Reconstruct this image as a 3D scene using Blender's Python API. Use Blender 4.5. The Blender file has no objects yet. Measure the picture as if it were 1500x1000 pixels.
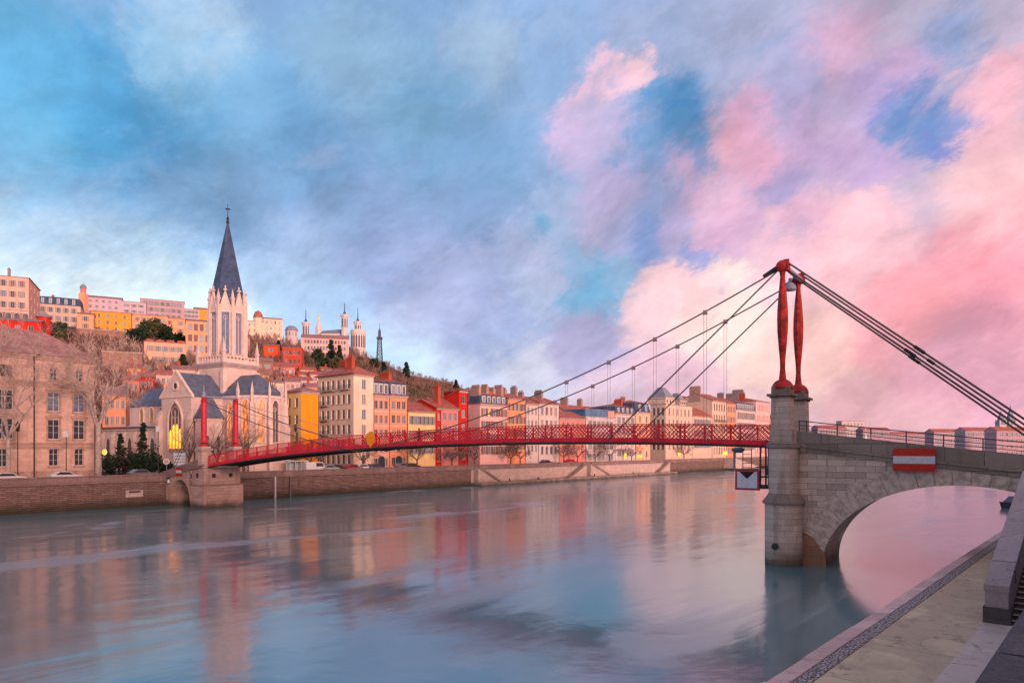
import bpy, math, random
from mathutils import Vector
R = math.radians
scene = bpy.context.scene
col = scene.collection
rng = random.Random(7)

# ------------------------------------------------------------------ camera
CZ = 9.2                     # eye height above the river, metres
cam_d = bpy.data.cameras.new('camera')
cam = bpy.data.objects.new('camera', cam_d)
col.objects.link(cam)
cam.location = (0, 0, CZ)
cam.rotation_euler = (R(90), 0, 0)
cam_d.sensor_width = 36.0
cam_d.lens = 24.0
cam_d.shift_y = 0.1033
cam_d.clip_end = 9000
cam_d.clip_start = 0.2
scene.camera = cam
scene.view_settings.view_transform = 'Standard'
scene.view_settings.look = 'None'
scene.view_settings.exposure = 0.36
scene.view_settings.gamma = 1.0
scene.cycles.max_bounces = 6
scene.cycles.diffuse_bounces = 3
scene.cycles.glossy_bounces = 3
scene.cycles.use_denoising = True

def lin(c):
    def f(v):
        v /= 255.0
        return v / 12.92 if v <= 0.04045 else ((v + 0.055) / 1.055) ** 2.4
    return tuple(f(v) for v in c)

# ------------------------------------------------------------------ sun and sky
SUN_EL, SUN_AZ = R(7.5), R(146)      # azimuth from +Y (view axis) towards +X
sun_dir = Vector((math.sin(SUN_AZ) * math.cos(SUN_EL), math.cos(SUN_AZ) * math.cos(SUN_EL), math.sin(SUN_EL)))
sd = bpy.data.lights.new('sun', 'SUN')
sd.energy = 2.9
sd.angle = R(16)
sd.color = (1.0, 0.64, 0.56)
so = bpy.data.objects.new('sun', sd)
col.objects.link(so)
so.rotation_euler = sun_dir.to_track_quat('Z', 'Y').to_euler()

class NT:
    def __init__(s, tree): s.t = tree
    def n(s, typ, **kw):
        nd = s.t.nodes.new(typ)
        for k, v in kw.items():
            if k == 'ins':
                for i, val in v.items():
                    if hasattr(val, 'is_linked'): s.t.links.new(val, nd.inputs[i])
                    else: nd.inputs[i].default_value = val
            else: setattr(nd, k, v)
        return nd
    def math(s, op, a, b=None, c=None, clamp=False):
        nd = s.n('ShaderNodeMath', operation=op, use_clamp=clamp)
        for i, v in enumerate((a, b, c)):
            if v is None: continue
            if hasattr(v, 'is_linked'): s.t.links.new(v, nd.inputs[i])
            else: nd.inputs[i].default_value = v
        return nd.outputs[0]
    def vec(s, op, a, b=None, out=0, scale=None):
        nd = s.n('ShaderNodeVectorMath', operation=op)
        for i, v in enumerate((a, b)):
            if v is None: continue
            if hasattr(v, 'is_linked'): s.t.links.new(v, nd.inputs[i])
            else: nd.inputs[i].default_value = v
        if scale is not None:
            if hasattr(scale, 'is_linked'): s.t.links.new(scale, nd.inputs['Scale'])
            else: nd.inputs['Scale'].default_value = scale
        return nd.outputs[out]
    def noise(s, v, scale, detail=4, rough=0.55, dist=0.0, color=False):
        nd = s.n('ShaderNodeTexNoise')
        s.t.links.new(v, nd.inputs['Vector'])
        nd.inputs['Scale'].default_value = scale
        nd.inputs['Detail'].default_value = detail
        nd.inputs['Roughness'].default_value = rough
        nd.inputs['Distortion'].default_value = dist
        return nd.outputs[1 if color else 0]
    def ramp(s, f, lo, hi, a=0.0, b=1.0):
        nd = s.n('ShaderNodeMapRange', interpolation_type='SMOOTHSTEP')
        s.t.links.new(f, nd.inputs[0])
        for i, v in zip((1, 2, 3, 4), (lo, hi, a, b)): nd.inputs[i].default_value = v
        return nd.outputs[0]
    def mix(s, f, a, b, mode='MIX'):
        nd = s.n('ShaderNodeMix', data_type='RGBA', blend_type=mode)
        for i, v in zip((0, 6, 7), (f, a, b)):
            if hasattr(v, 'is_linked'): s.t.links.new(v, nd.inputs[i])
            else: nd.inputs[i].default_value = v if i == 0 else (*v, 1.0)[:4]
        return nd.outputs[2]

world = bpy.data.worlds.new('World')
scene.world = world
world.use_nodes = True
wt = NT(world.node_tree)
world.node_tree.nodes.clear()
# cloud deck: colours of the evening sky by direction (azimuth / height), broken up by cloud noise
SKY = [  # x, y on a 1500x1000 view, sRGB, spread
 (20,60,(90,178,232),.11),(110,95,(84,172,228),.08),(200,140,(62,152,214),.10),(290,15,(160,196,228),.07),(330,90,(118,176,222),.09),
 (60,220,(108,180,230),.10),(300,230,(122,168,216),.12),(420,160,(96,160,214),.10),(520,50,(140,184,222),.10),(640,160,(112,164,208),.12),
 (700,40,(156,182,212),.09),(480,270,(146,178,226),.12),(160,290,(128,172,222),.10),(40,335,(176,208,238),.08),(90,375,(246,255,255),.12),(40,440,(250,255,255),.1),(180,420,(246,255,255),.1),
 (230,370,(228,248,255),.10),(270,420,(236,252,255),.09),(420,390,(182,212,246),.11),(440,320,(160,182,226),.10),(590,330,(166,180,224),.11),
 (650,410,(180,188,228),.10),(560,500,(196,226,250),.09),(700,470,(164,180,222),.09),(640,550,(206,228,246),.08),
 (800,50,(136,168,208),.10),(895,95,(252,196,212),.04),(985,140,(78,144,198),.07),(930,190,(120,160,206),.05),(1010,190,(84,146,200),.06),(870,170,(190,176,212),.05),
 (1085,140,(240,176,202),.05),(1150,90,(176,166,206),.07),(1220,20,(222,172,202),.08),(1390,15,(126,158,208),.06),(1325,125,(88,138,196),.05),(1370,150,(104,144,202),.04),
 (1460,80,(250,184,198),.07),(1250,190,(196,164,208),.07),(1460,220,(255,204,206),.09),(960,240,(150,164,208),.07),(1120,200,(238,176,202),.05),
 (1140,235,(172,160,206),.04),(820,300,(168,186,222),.08),(790,300,(84,172,218),.028),(1000,290,(184,172,214),.06),(1080,300,(220,176,208),.06),
 (950,325,(136,160,212),.045),(870,395,(128,184,224),.055),(780,380,(184,198,232),.06),(1000,400,(250,206,210),.08),(1080,440,(255,226,218),.10),
 (1250,330,(255,196,204),.10),(1460,320,(255,160,176),.10),(1360,400,(255,168,178),.09),(1200,480,(255,204,198),.10),(1420,440,(226,164,188),.06),
 (1450,520,(234,170,194),.09),(1260,570,(240,184,194),.09),(1000,510,(234,190,208),.09),(860,470,(184,178,218),.08),(760,550,(206,206,228),.10),
 (860,105,(236,186,208),.03),(925,82,(254,204,214),.03),(845,150,(214,178,212),.04),(1060,175,(250,184,200),.035),(1100,120,(226,172,206),.045),(1160,60,(160,164,206),.05),
 (1330,60,(206,166,204),.06),(1270,95,(186,160,206),.05),(1290,110,(90,128,200),.03),(1350,108,(84,134,196),.035),(1400,140,(104,144,204),.03),(1360,175,(120,132,204),.03),(1440,150,(252,190,202),.05),
 (1180,160,(200,166,208),.05),(1000,215,(226,178,206),.04),(900,235,(186,172,212),.05),(1050,260,(232,182,208),.05),(1180,290,(232,180,206),.06),(1140,340,(238,190,206),.06),(1030,345,(150,160,212),.03),
 (905,325,(176,178,220),.04),(830,345,(150,186,224),.04),(910,375,(150,186,222),.04),(790,345,(190,192,226),.05),(870,290,(196,186,222),.05),(740,330,(172,184,222),.07),(940,430,(244,204,212),.06),
 (1020,450,(255,224,216),.07),(1130,500,(255,214,206),.08),(1300,460,(255,178,188),.07),(1440,390,(236,160,182),.05),(1350,520,(236,172,192),.06),(1480,420,(228,156,180),.05),(1480,250,(255,190,198),.07),
 (350,270,(112,158,210),.08),(470,220,(98,150,206),.09),(560,280,(120,156,210),.08),(660,260,(124,156,206),.09),(700,160,(112,156,206),.08),(240,270,(128,176,226),.08),(100,300,(138,184,230),.09),(200,320,(150,190,232),.07),(280,330,(160,194,234),.07),(560,380,(160,178,224),.08),(720,390,(164,176,218),.07),(60,150,(116,190,234),.06),(150,190,(62,160,220),.07),(240,60,(150,198,232),.06),(280,130,(84,164,218),.07),(330,20,(172,200,226),.05),(380,130,(124,178,224),.06),(20,420,(244,254,255),.06),(140,335,(186,214,240),.06),(330,440,(216,240,252),.07),
 (500,420,(176,206,244),.07),(540,540,(200,228,250),.07),(600,430,(190,196,232),.07),(690,520,(200,206,234),.07),
 (900,560,(224,196,216),.09),(1350,610,(238,184,196),.10),(1150,600,(238,196,206),.09)]
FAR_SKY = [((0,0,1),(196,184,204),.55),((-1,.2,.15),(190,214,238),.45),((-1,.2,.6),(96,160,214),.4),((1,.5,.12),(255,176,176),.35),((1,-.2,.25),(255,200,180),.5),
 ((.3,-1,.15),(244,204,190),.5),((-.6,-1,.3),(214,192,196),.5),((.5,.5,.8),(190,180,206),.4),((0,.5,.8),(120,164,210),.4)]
tc = wt.n('ShaderNodeTexCoord')
D0 = wt.vec('NORMALIZE', tc.outputs['Generated'])
sep = wt.n('ShaderNodeSeparateXYZ', ins={0: D0})
# cloud coordinates: the view sphere turned and stretched along the drift of the clouds (rising to the right)
def cmap(along, across, tilt=24, off=0.0):
    mp = wt.n('ShaderNodeMapping', ins={0: D0})
    mp.vector_type = 'TEXTURE'
    mp.inputs['Rotation'].default_value = (0, R(-tilt), 0)
    mp.inputs['Scale'].default_value = (1/along, 1.0, 1/across)
    mp.inputs['Location'].default_value = (off, off*.7, off)
    return mp.outputs[0]
CL = cmap(1.0, 1.8)
CF = cmap(1.0, 1.8, 26, 3.1)
warp1 = wt.vec('SUBTRACT', wt.noise(CL, 2.6, 3, .5, .0, color=True), (.5, .5, .5))
warp2 = wt.vec('SUBTRACT', wt.noise(CF, 5.0, 10, .68, .35, color=True), (.5, .5, .5))
warp3 = wt.vec('SUBTRACT', wt.noise(cmap(1.0, 1.5, 30, 9.1), 13.0, 8, .70, .5, color=True), (.5, .5, .5))
wsum = wt.vec('ADD', wt.vec('ADD', wt.vec('SCALE', warp1, scale=0.02), wt.vec('SCALE', warp2, scale=0.13)), wt.vec('SCALE', warp3, scale=0.085))
WD = wt.vec('ADD', wt.vec('ADD', D0, wsum), (0, 0, .032))
acc, wacc = None, None
def blob(d, c, s):
    global acc, wacc
    dist = wt.vec('DISTANCE', WD, tuple(d), out='Value')
    w = wt.math('EXPONENT', wt.math('MULTIPLY', wt.math('MULTIPLY', dist, dist), -1.0 / (s * s)))
    cv = wt.vec('SCALE', c, scale=w)
    acc = cv if acc is None else wt.vec('ADD', acc, cv)
    wacc = w if wacc is None else wt.math('ADD', wacc, w)
for (px, py, c, s) in SKY:
    d = Vector(((px - 750) / 1000, 1.0, (655 - py) / 1000)).normalized()
    if px < 800 and py < 330:
        g_ = .35*c[0] + .45*c[1] + .2*c[2]; c = tuple(v*.84 + g_*.16 for v in c)
    blob(d, lin(c), s * (.52 if px < 700 else .40 if s > .055 else .52))
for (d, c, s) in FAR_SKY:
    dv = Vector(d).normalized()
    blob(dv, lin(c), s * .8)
skyc = wt.vec('SCALE', acc, scale=wt.math('DIVIDE', 1.0, wt.math('ADD', wacc, 1e-6)))
# finer light and dark in the cloud sheet: broad billows, then torn edges
fb = wt.noise(cmap(1.0, 1.7, 20, 1.7), 4.2, 10, .62, .35)
fb2 = wt.noise(cmap(1.0, 1.7, 28, 5.3), 10.0, 10, .70, .3)
lum = wt.math('ADD', wt.ramp(fb, .34, .66, .84, 1.14), wt.ramp(fb2, .36, .64, -.085, .09))
skyc = wt.vec('SCALE', skyc, scale=lum)
gap = wt.ramp(wt.noise(cmap(1.0, 2.0, 26, 7.7), 5.5, 10, .68, .5), .57, .65, 0, .40)     # thin places where the blue shows
skyc = wt.mix(gap, skyc, wt.vec('MULTIPLY', skyc, (.62, .86, 1.0)))
wisp = wt.ramp(wt.noise(cmap(1.0, 2.0, 28, 12.3), 6.0, 10, .68, .4), .56, .66, 0, .30)
skyc = wt.mix(wisp, skyc, wt.vec('ADD', wt.vec('SCALE', skyc, scale=.74), (.25, .20, .21)))
ns = wt.n('ShaderNodeTexSky')
ns.sky_type = 'NISHITA'
ns.sun_disc = False
ns.sun_elevation = SUN_EL
ns.sun_rotation = SUN_AZ
bg1 = wt.n('ShaderNodeBackground', ins={0: ns.outputs[0], 1: 0.05})
bg2 = wt.n('ShaderNodeBackground', ins={0: skyc, 1: 0.86})
ms = wt.n('ShaderNodeMixShader', ins={0: 0.94, 1: bg1.outputs[0], 2: bg2.outputs[0]})
wo = wt.n('ShaderNodeOutputWorld', ins={0: ms.outputs[0]})
world.cycles.sampling_method = 'MANUAL'
world.cycles.sample_map_resolution = 512

# ------------------------------------------------------------------ mesh helpers
class MB:
    def __init__(s): s.v, s.f, s.m = [], [], []
    def add(s, pts, faces, mi=0):
        o = len(s.v)
        s.v += [tuple(p) for p in pts]
        s.f += [tuple(i + o for i in f) for f in faces]
        s.m += [mi] * len(faces)
        return s
    def quad(s, *p, mi=0): return s.add(p, [tuple(range(len(p)))], mi)
    def box(s, x0, x1, y0, y1, z0, z1, mi=0):
        p = [(x0,y0,z0),(x1,y0,z0),(x1,y1,z0),(x0,y1,z0),(x0,y0,z1),(x1,y0,z1),(x1,y1,z1),(x0,y1,z1)]
        return s.add(p, [(3,2,1,0),(4,5,6,7),(0,1,5,4),(1,2,6,5),(2,3,7,6),(3,0,4,7)], mi)
    def prism(s, poly, z0, z1, mi=0, taper=None):
        n = len(poly)
        top = taper or poly
        p = [(x, y, z0) for x, y in poly] + [(x, y, z1) for x, y in top]
        return s.add(p, [tuple(range(n))[::-1], tuple(range(n, 2*n))] + [(i, (i+1) % n, n + (i+1) % n, n + i) for i in range(n)], mi)
    def cone(s, poly, z0, apex, mi=0):
        n = len(poly)
        return s.add([(x, y, z0) for x, y in poly] + [apex], [(i, (i+1) % n, n) for i in range(n)] + [tuple(range(n))[::-1]], mi)
    def extr(s, poly, y0, y1, mi=0):      # polygon in x,z pulled along y
        n = len(poly)
        p = [(x, y0, z) for x, z in poly] + [(x, y1, z) for x, z in poly]
        return s.add(p, [tuple(range(n)), tuple(range(n, 2*n))[::-1]] + [((i+1) % n, i, n + i, n + (i+1) % n) for i in range(n)], mi)
    def path(s, pts, rad, n=6, mi=0, caps=True):
        pts = [Vector(p) for p in pts]
        if not hasattr(rad, '__len__'): rad = [rad] * len(pts)
        rings = []
        o = len(s.v)
        prev = None
        for i, p in enumerate(pts):
            t = (pts[min(i+1, len(pts)-1)] - pts[max(i-1, 0)]).normalized()
            if prev is None:
                u = t.cross(Vector((0, 0, 1)))
                if u.length < 1e-3: u = Vector((1, 0, 0))
            else:
                u = prev - t * prev.dot(t)
            u.normalize()
            prev = u
            w = t.cross(u)
            for k in range(n):
                a = 2 * math.pi * k / n
                s.v.append(tuple(p + (u * math.cos(a) + w * math.sin(a)) * rad[i]))
        L = len(pts)
        for i in range(L - 1):
            for k in range(n):
                s.f.append((o + i*n + k, o + i*n + (k+1) % n, o + (i+1)*n + (k+1) % n, o + (i+1)*n + k)); s.m.append(mi)
        if caps:
            s.f.append(tuple(o + k for k in range(n))[::-1]); s.m.append(mi)
            s.f.append(tuple(o + (L-1)*n + k for k in range(n))); s.m.append(mi)
        return s
    def lathe(s, prof, n=16, c=(0, 0), mi=0, a0=0.0, a1=2*math.pi):
        full = abs(a1 - a0 - 2*math.pi) < 1e-6
        m = n if full else n + 1
        o = len(s.v)
        for r, z in prof:
            for k in range(m):
                a = a0 + (a1 - a0) * k / n
                s.v.append((c[0] + r*math.cos(a), c[1] + r*math.sin(a), z))
        for i in range(len(prof) - 1):
            for k in range(n):
                k2 = (k + 1) % m
                s.f.append((o + i*m + k, o + i*m + k2, o + (i+1)*m + k2, o + (i+1)*m + k)); s.m.append(mi)
        if full:
            s.f.append(tuple(o + k for k in range(m))[::-1]); s.m.append(mi)
            s.f.append(tuple(o + (len(prof)-1)*m + k for k in range(m))); s.m.append(mi)
        return s
    def sphere(s, c, r, n=10, mi=0, sq=1.0):
        pr = [(r * math.sin(math.pi * i / n) + 1e-4, c[2] - r * sq * math.cos(math.pi * i / n)) for i in range(n + 1)]
        return s.lathe(pr, n + 4, (c[0], c[1]), mi)
    def build(s, name, mats, parent=None, smooth=False, loc=None, rotz=0.0):
        me = bpy.data.meshes.new(name)
        me.from_pydata(s.v, [], s.f)
        if not isinstance(mats, (list, tuple)): mats = [mats]
        for mt in mats: me.materials.append(mt)
        if len(mats) > 1: me.polygons.foreach_set('material_index', s.m)
        if smooth: me.polygons.foreach_set('use_smooth', [True] * len(me.polygons))
        me.update()
        ob = bpy.data.objects.new(name, me)
        col.objects.link(ob)
        if parent is not None: ob.parent = parent
        if loc is not None: ob.location = loc
        ob.rotation_euler = (0, 0, rotz)
        return ob

def tag(o, label=None, cat=None, group=None, kind=None):
    if label: o['label'] = label
    if cat: o['category'] = cat
    if group: o['group'] = group
    if kind: o['kind'] = kind
    return o
def thing(name, label, cat, loc=(0, 0, 0), rotz=0.0, group=None):
    o = bpy.data.objects.new(name, None)
    o.empty_display_size = 0.5
    col.objects.link(o)
    o.location = loc
    o.rotation_euler = (0, 0, rotz)
    return tag(o, label, cat, group)
def inst(src, name, parent, loc, rotz=0.0, scale=None):
    o = src.copy()
    o.name = name
    col.objects.link(o)
    o.parent = parent
    o.location = loc
    o.rotation_euler = (0, 0, rotz)
    if scale: o.scale = scale
    return o
def dup(root, label, loc, rotz=0.0, scale=1.0, group=None):
    r = root.copy(); col.objects.link(r)
    r.location = loc; r.rotation_euler = (0, 0, rotz)
    r.scale = (scale, scale, scale) if not hasattr(scale, '__len__') else scale
    r['label'] = label
    if group: r['group'] = group
    for ch in list(root.children):
        c = ch.copy(); col.objects.link(c); c.parent = r
        for g in list(ch.children):
            d = g.copy(); col.objects.link(d); d.parent = c
    return r

# ------------------------------------------------------------------ materials
_mats = {}
def new_mat(name):
    m = bpy.data.materials.new(name)
    m.use_nodes = True
    t = NT(m.node_tree)
    return m, t, m.node_tree.nodes['Principled BSDF']
def base_set(t, bs, c, rough, spec=0.3):
    if hasattr(c, 'is_linked'): t.t.links.new(c, bs.inputs['Base Color'])
    else: bs.inputs['Base Color'].default_value = (*c, 1)
    if hasattr(rough, 'is_linked'): t.t.links.new(rough, bs.inputs['Roughness'])
    else: bs.inputs['Roughness'].default_value = rough
    bs.inputs['Specular IOR Level'].default_value = spec
def bump(t, bs, h, strength, dist):
    b = t.n('ShaderNodeBump', ins={'Strength': strength, 'Distance': dist, 'Height': h})
    t.t.links.new(b.outputs[0], bs.inputs['Normal'])
def plain(name, c, rough=0.6, spec=0.3, var=0.12, scale=3.0, metal=0.0, bmp=0.0):
    if name in _mats: return _mats[name]
    m, t, bs = new_mat(name)
    co = t.n('ShaderNodeTexCoord').outputs['Object']
    n = t.noise(co, scale, 6, .6)
    base_set(t, bs, t.mix(t.ramp(n, .3, .7), tuple(v*(1-var) for v in c), tuple(min(1, v*(1+var)) for v in c)), rough, spec)
    bs.inputs['Metallic'].default_value = metal
    if bmp: bump(t, bs, n, .5, bmp)
    _mats[name] = m
    return m
def plaster(name, c, var=0.10):
    """rendered facade: blotches, rain streaks and a grubby tint of its own"""
    if name in _mats: return _mats[name]
    m, t, bs = new_mat(name)
    co = t.n('ShaderNodeTexCoord').outputs['Object']
    big = t.noise(co, .35, 5, .6)
    mp = t.n('ShaderNodeMapping', ins={0: co}); mp.inputs['Scale'].default_value = (1.6, 1.6, .12)
    streak = t.noise(mp.outputs[0], 1.0, 5, .6)
    fine = t.noise(co, 9, 4, .6)
    cc = t.mix(t.ramp(big, .3, .7), tuple(v*(1-var) for v in c), tuple(min(.9, v*(1+var*.8)) for v in c))
    cc = t.mix(t.ramp(streak, .50, .72, 0, .42), cc, tuple(v*.62 for v in c))
    base_set(t, bs, cc, .85, .2)
    bump(t, bs, fine, .4, .02)
    _mats[name] = m
    return m
def ashlar(name, c, bw=.9, bh=.42, mortar=(.09,.07,.07), var=.22, stain=.35, bd=.02, msize=.012, moss=0.0, wobble=.05):
    """coursed stone; brick pattern runs along the longer horizontal axis and up z"""
    if name in _mats: return _mats[name]
    m, t, bs = new_mat(name)
    co = t.n('ShaderNodeTexCoord').outputs['Object']
    sp = t.n('ShaderNodeSeparateXYZ', ins={0: co})
    wob = t.noise(co, .9, 3, .5)
    xx = t.math('ADD', sp.outputs[0], sp.outputs[1])
    zv = t.math('ADD', sp.outputs[2], t.math('MULTIPLY', wob, wobble))
    xx = t.math('ADD', xx, t.math('MULTIPLY', t.noise(co, 1.7, 3, .5), wobble * 3))
    cv = t.n('ShaderNodeCombineXYZ', ins={0: xx, 1: zv, 2: 0.0}).outputs[0]
    br = t.n('ShaderNodeTexBrick', ins={0: cv})
    br.inputs['Scale'].default_value = 1.0
    br.inputs['Mortar Size'].default_value = msize
    br.inputs['Mortar Smooth'].default_value = .3
    br.inputs['Brick Width'].default_value = bw
    br.inputs['Row Height'].default_value = bh
    br.inputs['Color1'].default_value = (*[v*(1-var) for v in c], 1)
    br.inputs['Color2'].default_value = (*[min(.9, v*(1+var)) for v in c], 1)
    br.inputs['Mortar'].default_value = (*mortar, 1)
    n1 = t.noise(co, .5, 6, .62)
    mp = t.n('ShaderNodeMapping', ins={0: co}); mp.inputs['Scale'].default_value = (1.3, 1.3, .15)
    n2 = t.noise(mp.outputs[0], 1.0, 6, .65)
    n3 = t.noise(co, 6, 5, .65)
    cc = t.mix(t.ramp(n1, .35, .7, 0, .55), br.outputs[0], tuple(v*.72 for v in c))
    cc = t.mix(t.ramp(n2, .5, .72, 0, stain), cc, tuple(v*.38 for v in c))
    cc = t.mix(t.ramp(n3, .35, .75, 0, .3), cc, tuple(min(1, v*1.35) for v in c))
    if moss:
        wz = t.ramp(t.math('ADD', sp.outputs[2], t.math('MULTIPLY', n1, -1.2)), -.6, moss, 1, 0)
        cc = t.mix(t.math('MULTIPLY', wz, .85), cc, (.035, .036, .022))
    base_set(t, bs, cc, .9, .2)
    hh = t.math('ADD', t.math('MULTIPLY', br.outputs[1], -1.0), t.math('MULTIPLY', n3, .7))
    bump(t, bs, hh, .8, bd)
    _mats[name] = m
    return m
def tiles(name, c, sc=2.2, var=.3):
    if name in _mats: return _mats[name]
    m, t, bs = new_mat(name)
    co = t.n('ShaderNodeTexCoord').outputs['Object']
    w = t.n('ShaderNodeTexWave', ins={0: co}); w.wave_type = 'BANDS'; w.bands_direction = 'X'
    w.inputs['Scale'].default_value = sc; w.inputs['Distortion'].default_value = 1.0
    n = t.noise(co, .8, 6, .65)
    n2 = t.noise(co, 7, 3, .6)
    cc = t.mix(t.ramp(n, .3, .7), tuple(v*(1-var) for v in c), tuple(min(.9, v*(1+var)) for v in c))
    cc = t.mix(t.ramp(n2, .45, .7, 0, .5), cc, tuple(v*.6 for v in c))
    base_set(t, bs, cc, .8, .25)
    bump(t, bs, t.math('ADD', w.outputs[1], n2), .6, .04)
    _mats[name] = m
    return m
def glow(name, c, strength, c2=None):
    if name in _mats: return _mats[name]
    m, t, bs = new_mat(name)
    co = t.n('ShaderNodeTexCoord').outputs['Object']
    gm = t.n('ShaderNodeMapping', ins={0: co}); gm.inputs['Scale'].default_value = (1.9, 1.9, .55)
    n = t.noise(gm.outputs[0], 1.0, 4, .6)
    cc = t.mix(t.ramp(n, .40, .60), c, c2 or tuple(v*.5 for v in c))
    base_set(t, bs, (.1, .06, .03), .3)
    t.t.links.new(cc, bs.inputs['Emission Color'])
    bs.inputs['Emission Strength'].default_value = strength
    _mats[name] = m
    return m
GLASS = plain('window_glass', (.045, .045, .06), .32, .3, .3, .7)
GLASS2 = plain('pale_window_glass', (.15, .18, .26), .32, .3, .3, .7)
CURTAIN = plain('curtained_window', (.30, .24, .22), .6, .3, .25, 1.5)
FRAME = plain('white_paint_frame', (.62, .58, .56), .6)
FRAME_D = plain('dark_frame', (.12, .09, .08), .6)
SHUT_BR = plain('brown_shutter', (.22, .12, .10), .7)
SHUT_GR = plain('grey_shutter', (.30, .27, .28), .7)
SLATE = tiles('slate_roof', (.12, .14, .20), 3.5, .25)
SLATE_D = tiles('dark_slate', (.06, .09, .165), 3.5, .3)
RTILE = tiles('red_roof_tiles', (.42, .125, .095))
BTILE = tiles('brown_roof_tiles', (.34, .18, .165))
ZINC = tiles('zinc_roof', (.24, .25, .31), 1.2, .15)
CHIM = ashlar('chimney_brick', (.50, .085, .045), .3, .09, (.3, .1, .08), .2, .3, .01)
CHIM_P = plaster('chimney_plaster', (.40, .25, .20))
CHIM_G = plaster('grey_chimney_plaster', (.28, .22, .21))
LITW = glow('lit_window_yellow', (1.0, .50, .04), 1.1, (.8, .22, .015))
LITO = glow('lit_window_orange', (1.0, .24, .012), 1.0, (.28, .035, .008))
NAVEG = glow('nave_light', (1.0, .33, .010), 3.0, (1.0, .20, .006))
STONE_SILL = plain('stone_trim', (.45, .34, .29), .8)
IRON = plain('dark_iron', (.03, .03, .035), .5)

# ------------------------------------------------------------------ ground plan
def U(px): return (px - 750) / 1000.0
def PX(px, Y): return U(px) * Y
def ZY(py, Y): return CZ + (655 - py) / 1000.0 * Y
rx, ry = .646, .763                 # upstream direction of the river
bx, by = -.763, .646                # from the river to the far bank, inland
Q0 = (-56.3, 107.6)                 # a point on the far quay wall
def qpt(s, o=0.0): return (Q0[0] + rx*s + bx*o, Q0[1] + ry*s + by*o)
def q_s(px, o=0.0):                 # distance along the quay where the sight line px meets offset o
    u = U(px); x0, y0 = qpt(0, o)
    return (u*y0 - x0) / (rx - u*ry)
def seg(px0, Y0, px1, d=(rx, ry)):
    x0 = PX(px0, Y0); u = U(px1)
    L = (u*Y0 - x0) / (d[0] - u*d[1])
    return (x0, Y0), (x0 + d[0]*L, Y0 + d[1]*L)
ROAD_Z = 4.2
CREST = [(-700,370,300),(-300,405,320),(0,455,330),(100,474,350),(200,476,400),(300,484,480),(400,496,560),(450,508,650),(520,514,720),(556,532,800),
 (600,549,860),(660,562,950),(720,584,1050),(800,612,1120),(900,632,1200),(1100,641,1300),(1300,640,1500),(1500,640,1700),(1600,642,1900)]
def crest(px):
    for a, b in zip(CREST, CREST[1:]):
        if px <= b[0] or b is CREST[-1]:
            k = max(0, min(1, (px - a[0]) / (b[0] - a[0])))
            k = k*k*(3 - 2*k)*.4 + k*.6
            Y = a[2] + (b[2]-a[2])*k
            return ZY(a[1] + (b[1]-a[1])*k, Y), Y
def hill_z(px, Y):
    u = U(px)
    Yb = (143.4 + 1.31*62) / (.846 - u) if u < .80 else 4000
    zc, Yc = crest(px)
    if Y <= Yb or Yc <= Yb: return ROAD_Z - .3
    s = (Y - Yb) / (Yc - Yb)
    if s < 1: return ROAD_Z - .3 + (zc - ROAD_Z) * (s ** .92)
    return zc + 2.0 * min(1, (s-1)*4) 
def ground_hit(px, py):
    zc, Yc = crest(px)
    u = U(px)
    Y = (143.4 + 1.31*62) / (.846 - u)
    while Y < Yc + 80:
        z = hill_z(px, Y)
        if 655 - (z - CZ)/Y*1000 <= py: break
        Y += 1.0
    return Y, hill_z(px, Y)
# ------------------------------------------------------------------ water
def water_mat():
    m, t, bs = new_mat('river_water')
    co = t.n('ShaderNodeTexCoord').outputs['Object']
    # object axes: x = along the stream, y = across it
    big = t.vec('SUBTRACT', t.noise(co, .022, 2, .4, color=True), (.5, .5, .5))
    cw = t.vec('ADD', co, t.vec('SCALE', big, scale=10.0))
    def mpd(sx, sy):
        q = t.n('ShaderNodeMapping', ins={0: cw}); q.inputs['Scale'].default_value = (sx, sy, 1); return q.outputs[0]
    s1 = t.noise(mpd(.05, .26), 1.0, 2, .4)
    s2 = t.noise(mpd(.014, .12), 1.0, 5, .55)
    s3 = t.noise(mpd(.30, .75), 1.0, 2, .4)
    s4 = t.noise(mpd(.03, .5), 1.0, 4, .55)
    streak = t.math('MAXIMUM', t.ramp(s2, .54, .66), t.ramp(s4, .60, .74, 0, .6))
    base = t.mix(t.ramp(s1, .3, .7), (.065, .165, .185), (.10, .21, .235))
    base = t.mix(t.math('MULTIPLY', streak, .55), base, (.30, .36, .39))
    base_set(t, bs, base, t.math('ADD', t.math('MULTIPLY', streak, .14), .13), .5)
    bs.inputs['IOR'].default_value = 4.2
    h = t.math('ADD', t.math('MULTIPLY', s1, .30), t.math('ADD', t.math('MULTIPLY', s2, .42), t.math('MULTIPLY', s3, .022)))
    bump(t, bs, h, 1.0, .20)
    return m
mb = MB()
wa = math.atan2(ry, rx)
xs = [-260, -60, 40, 120, 220, 400, 700, 1200, 2200]
mb.quad((-300, -140, 0), (2600, -140, 0), (2600, 140, 0), (-300, 140, 0))
# river sheet lies along the stream, its object axes turned with it
cxw, cyw = qpt(0, -50)
water = tag(mb.build('water', water_mat(), None, loc=(cxw, cyw, 0), rotz=wa), None, None, None, 'structure')

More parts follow.
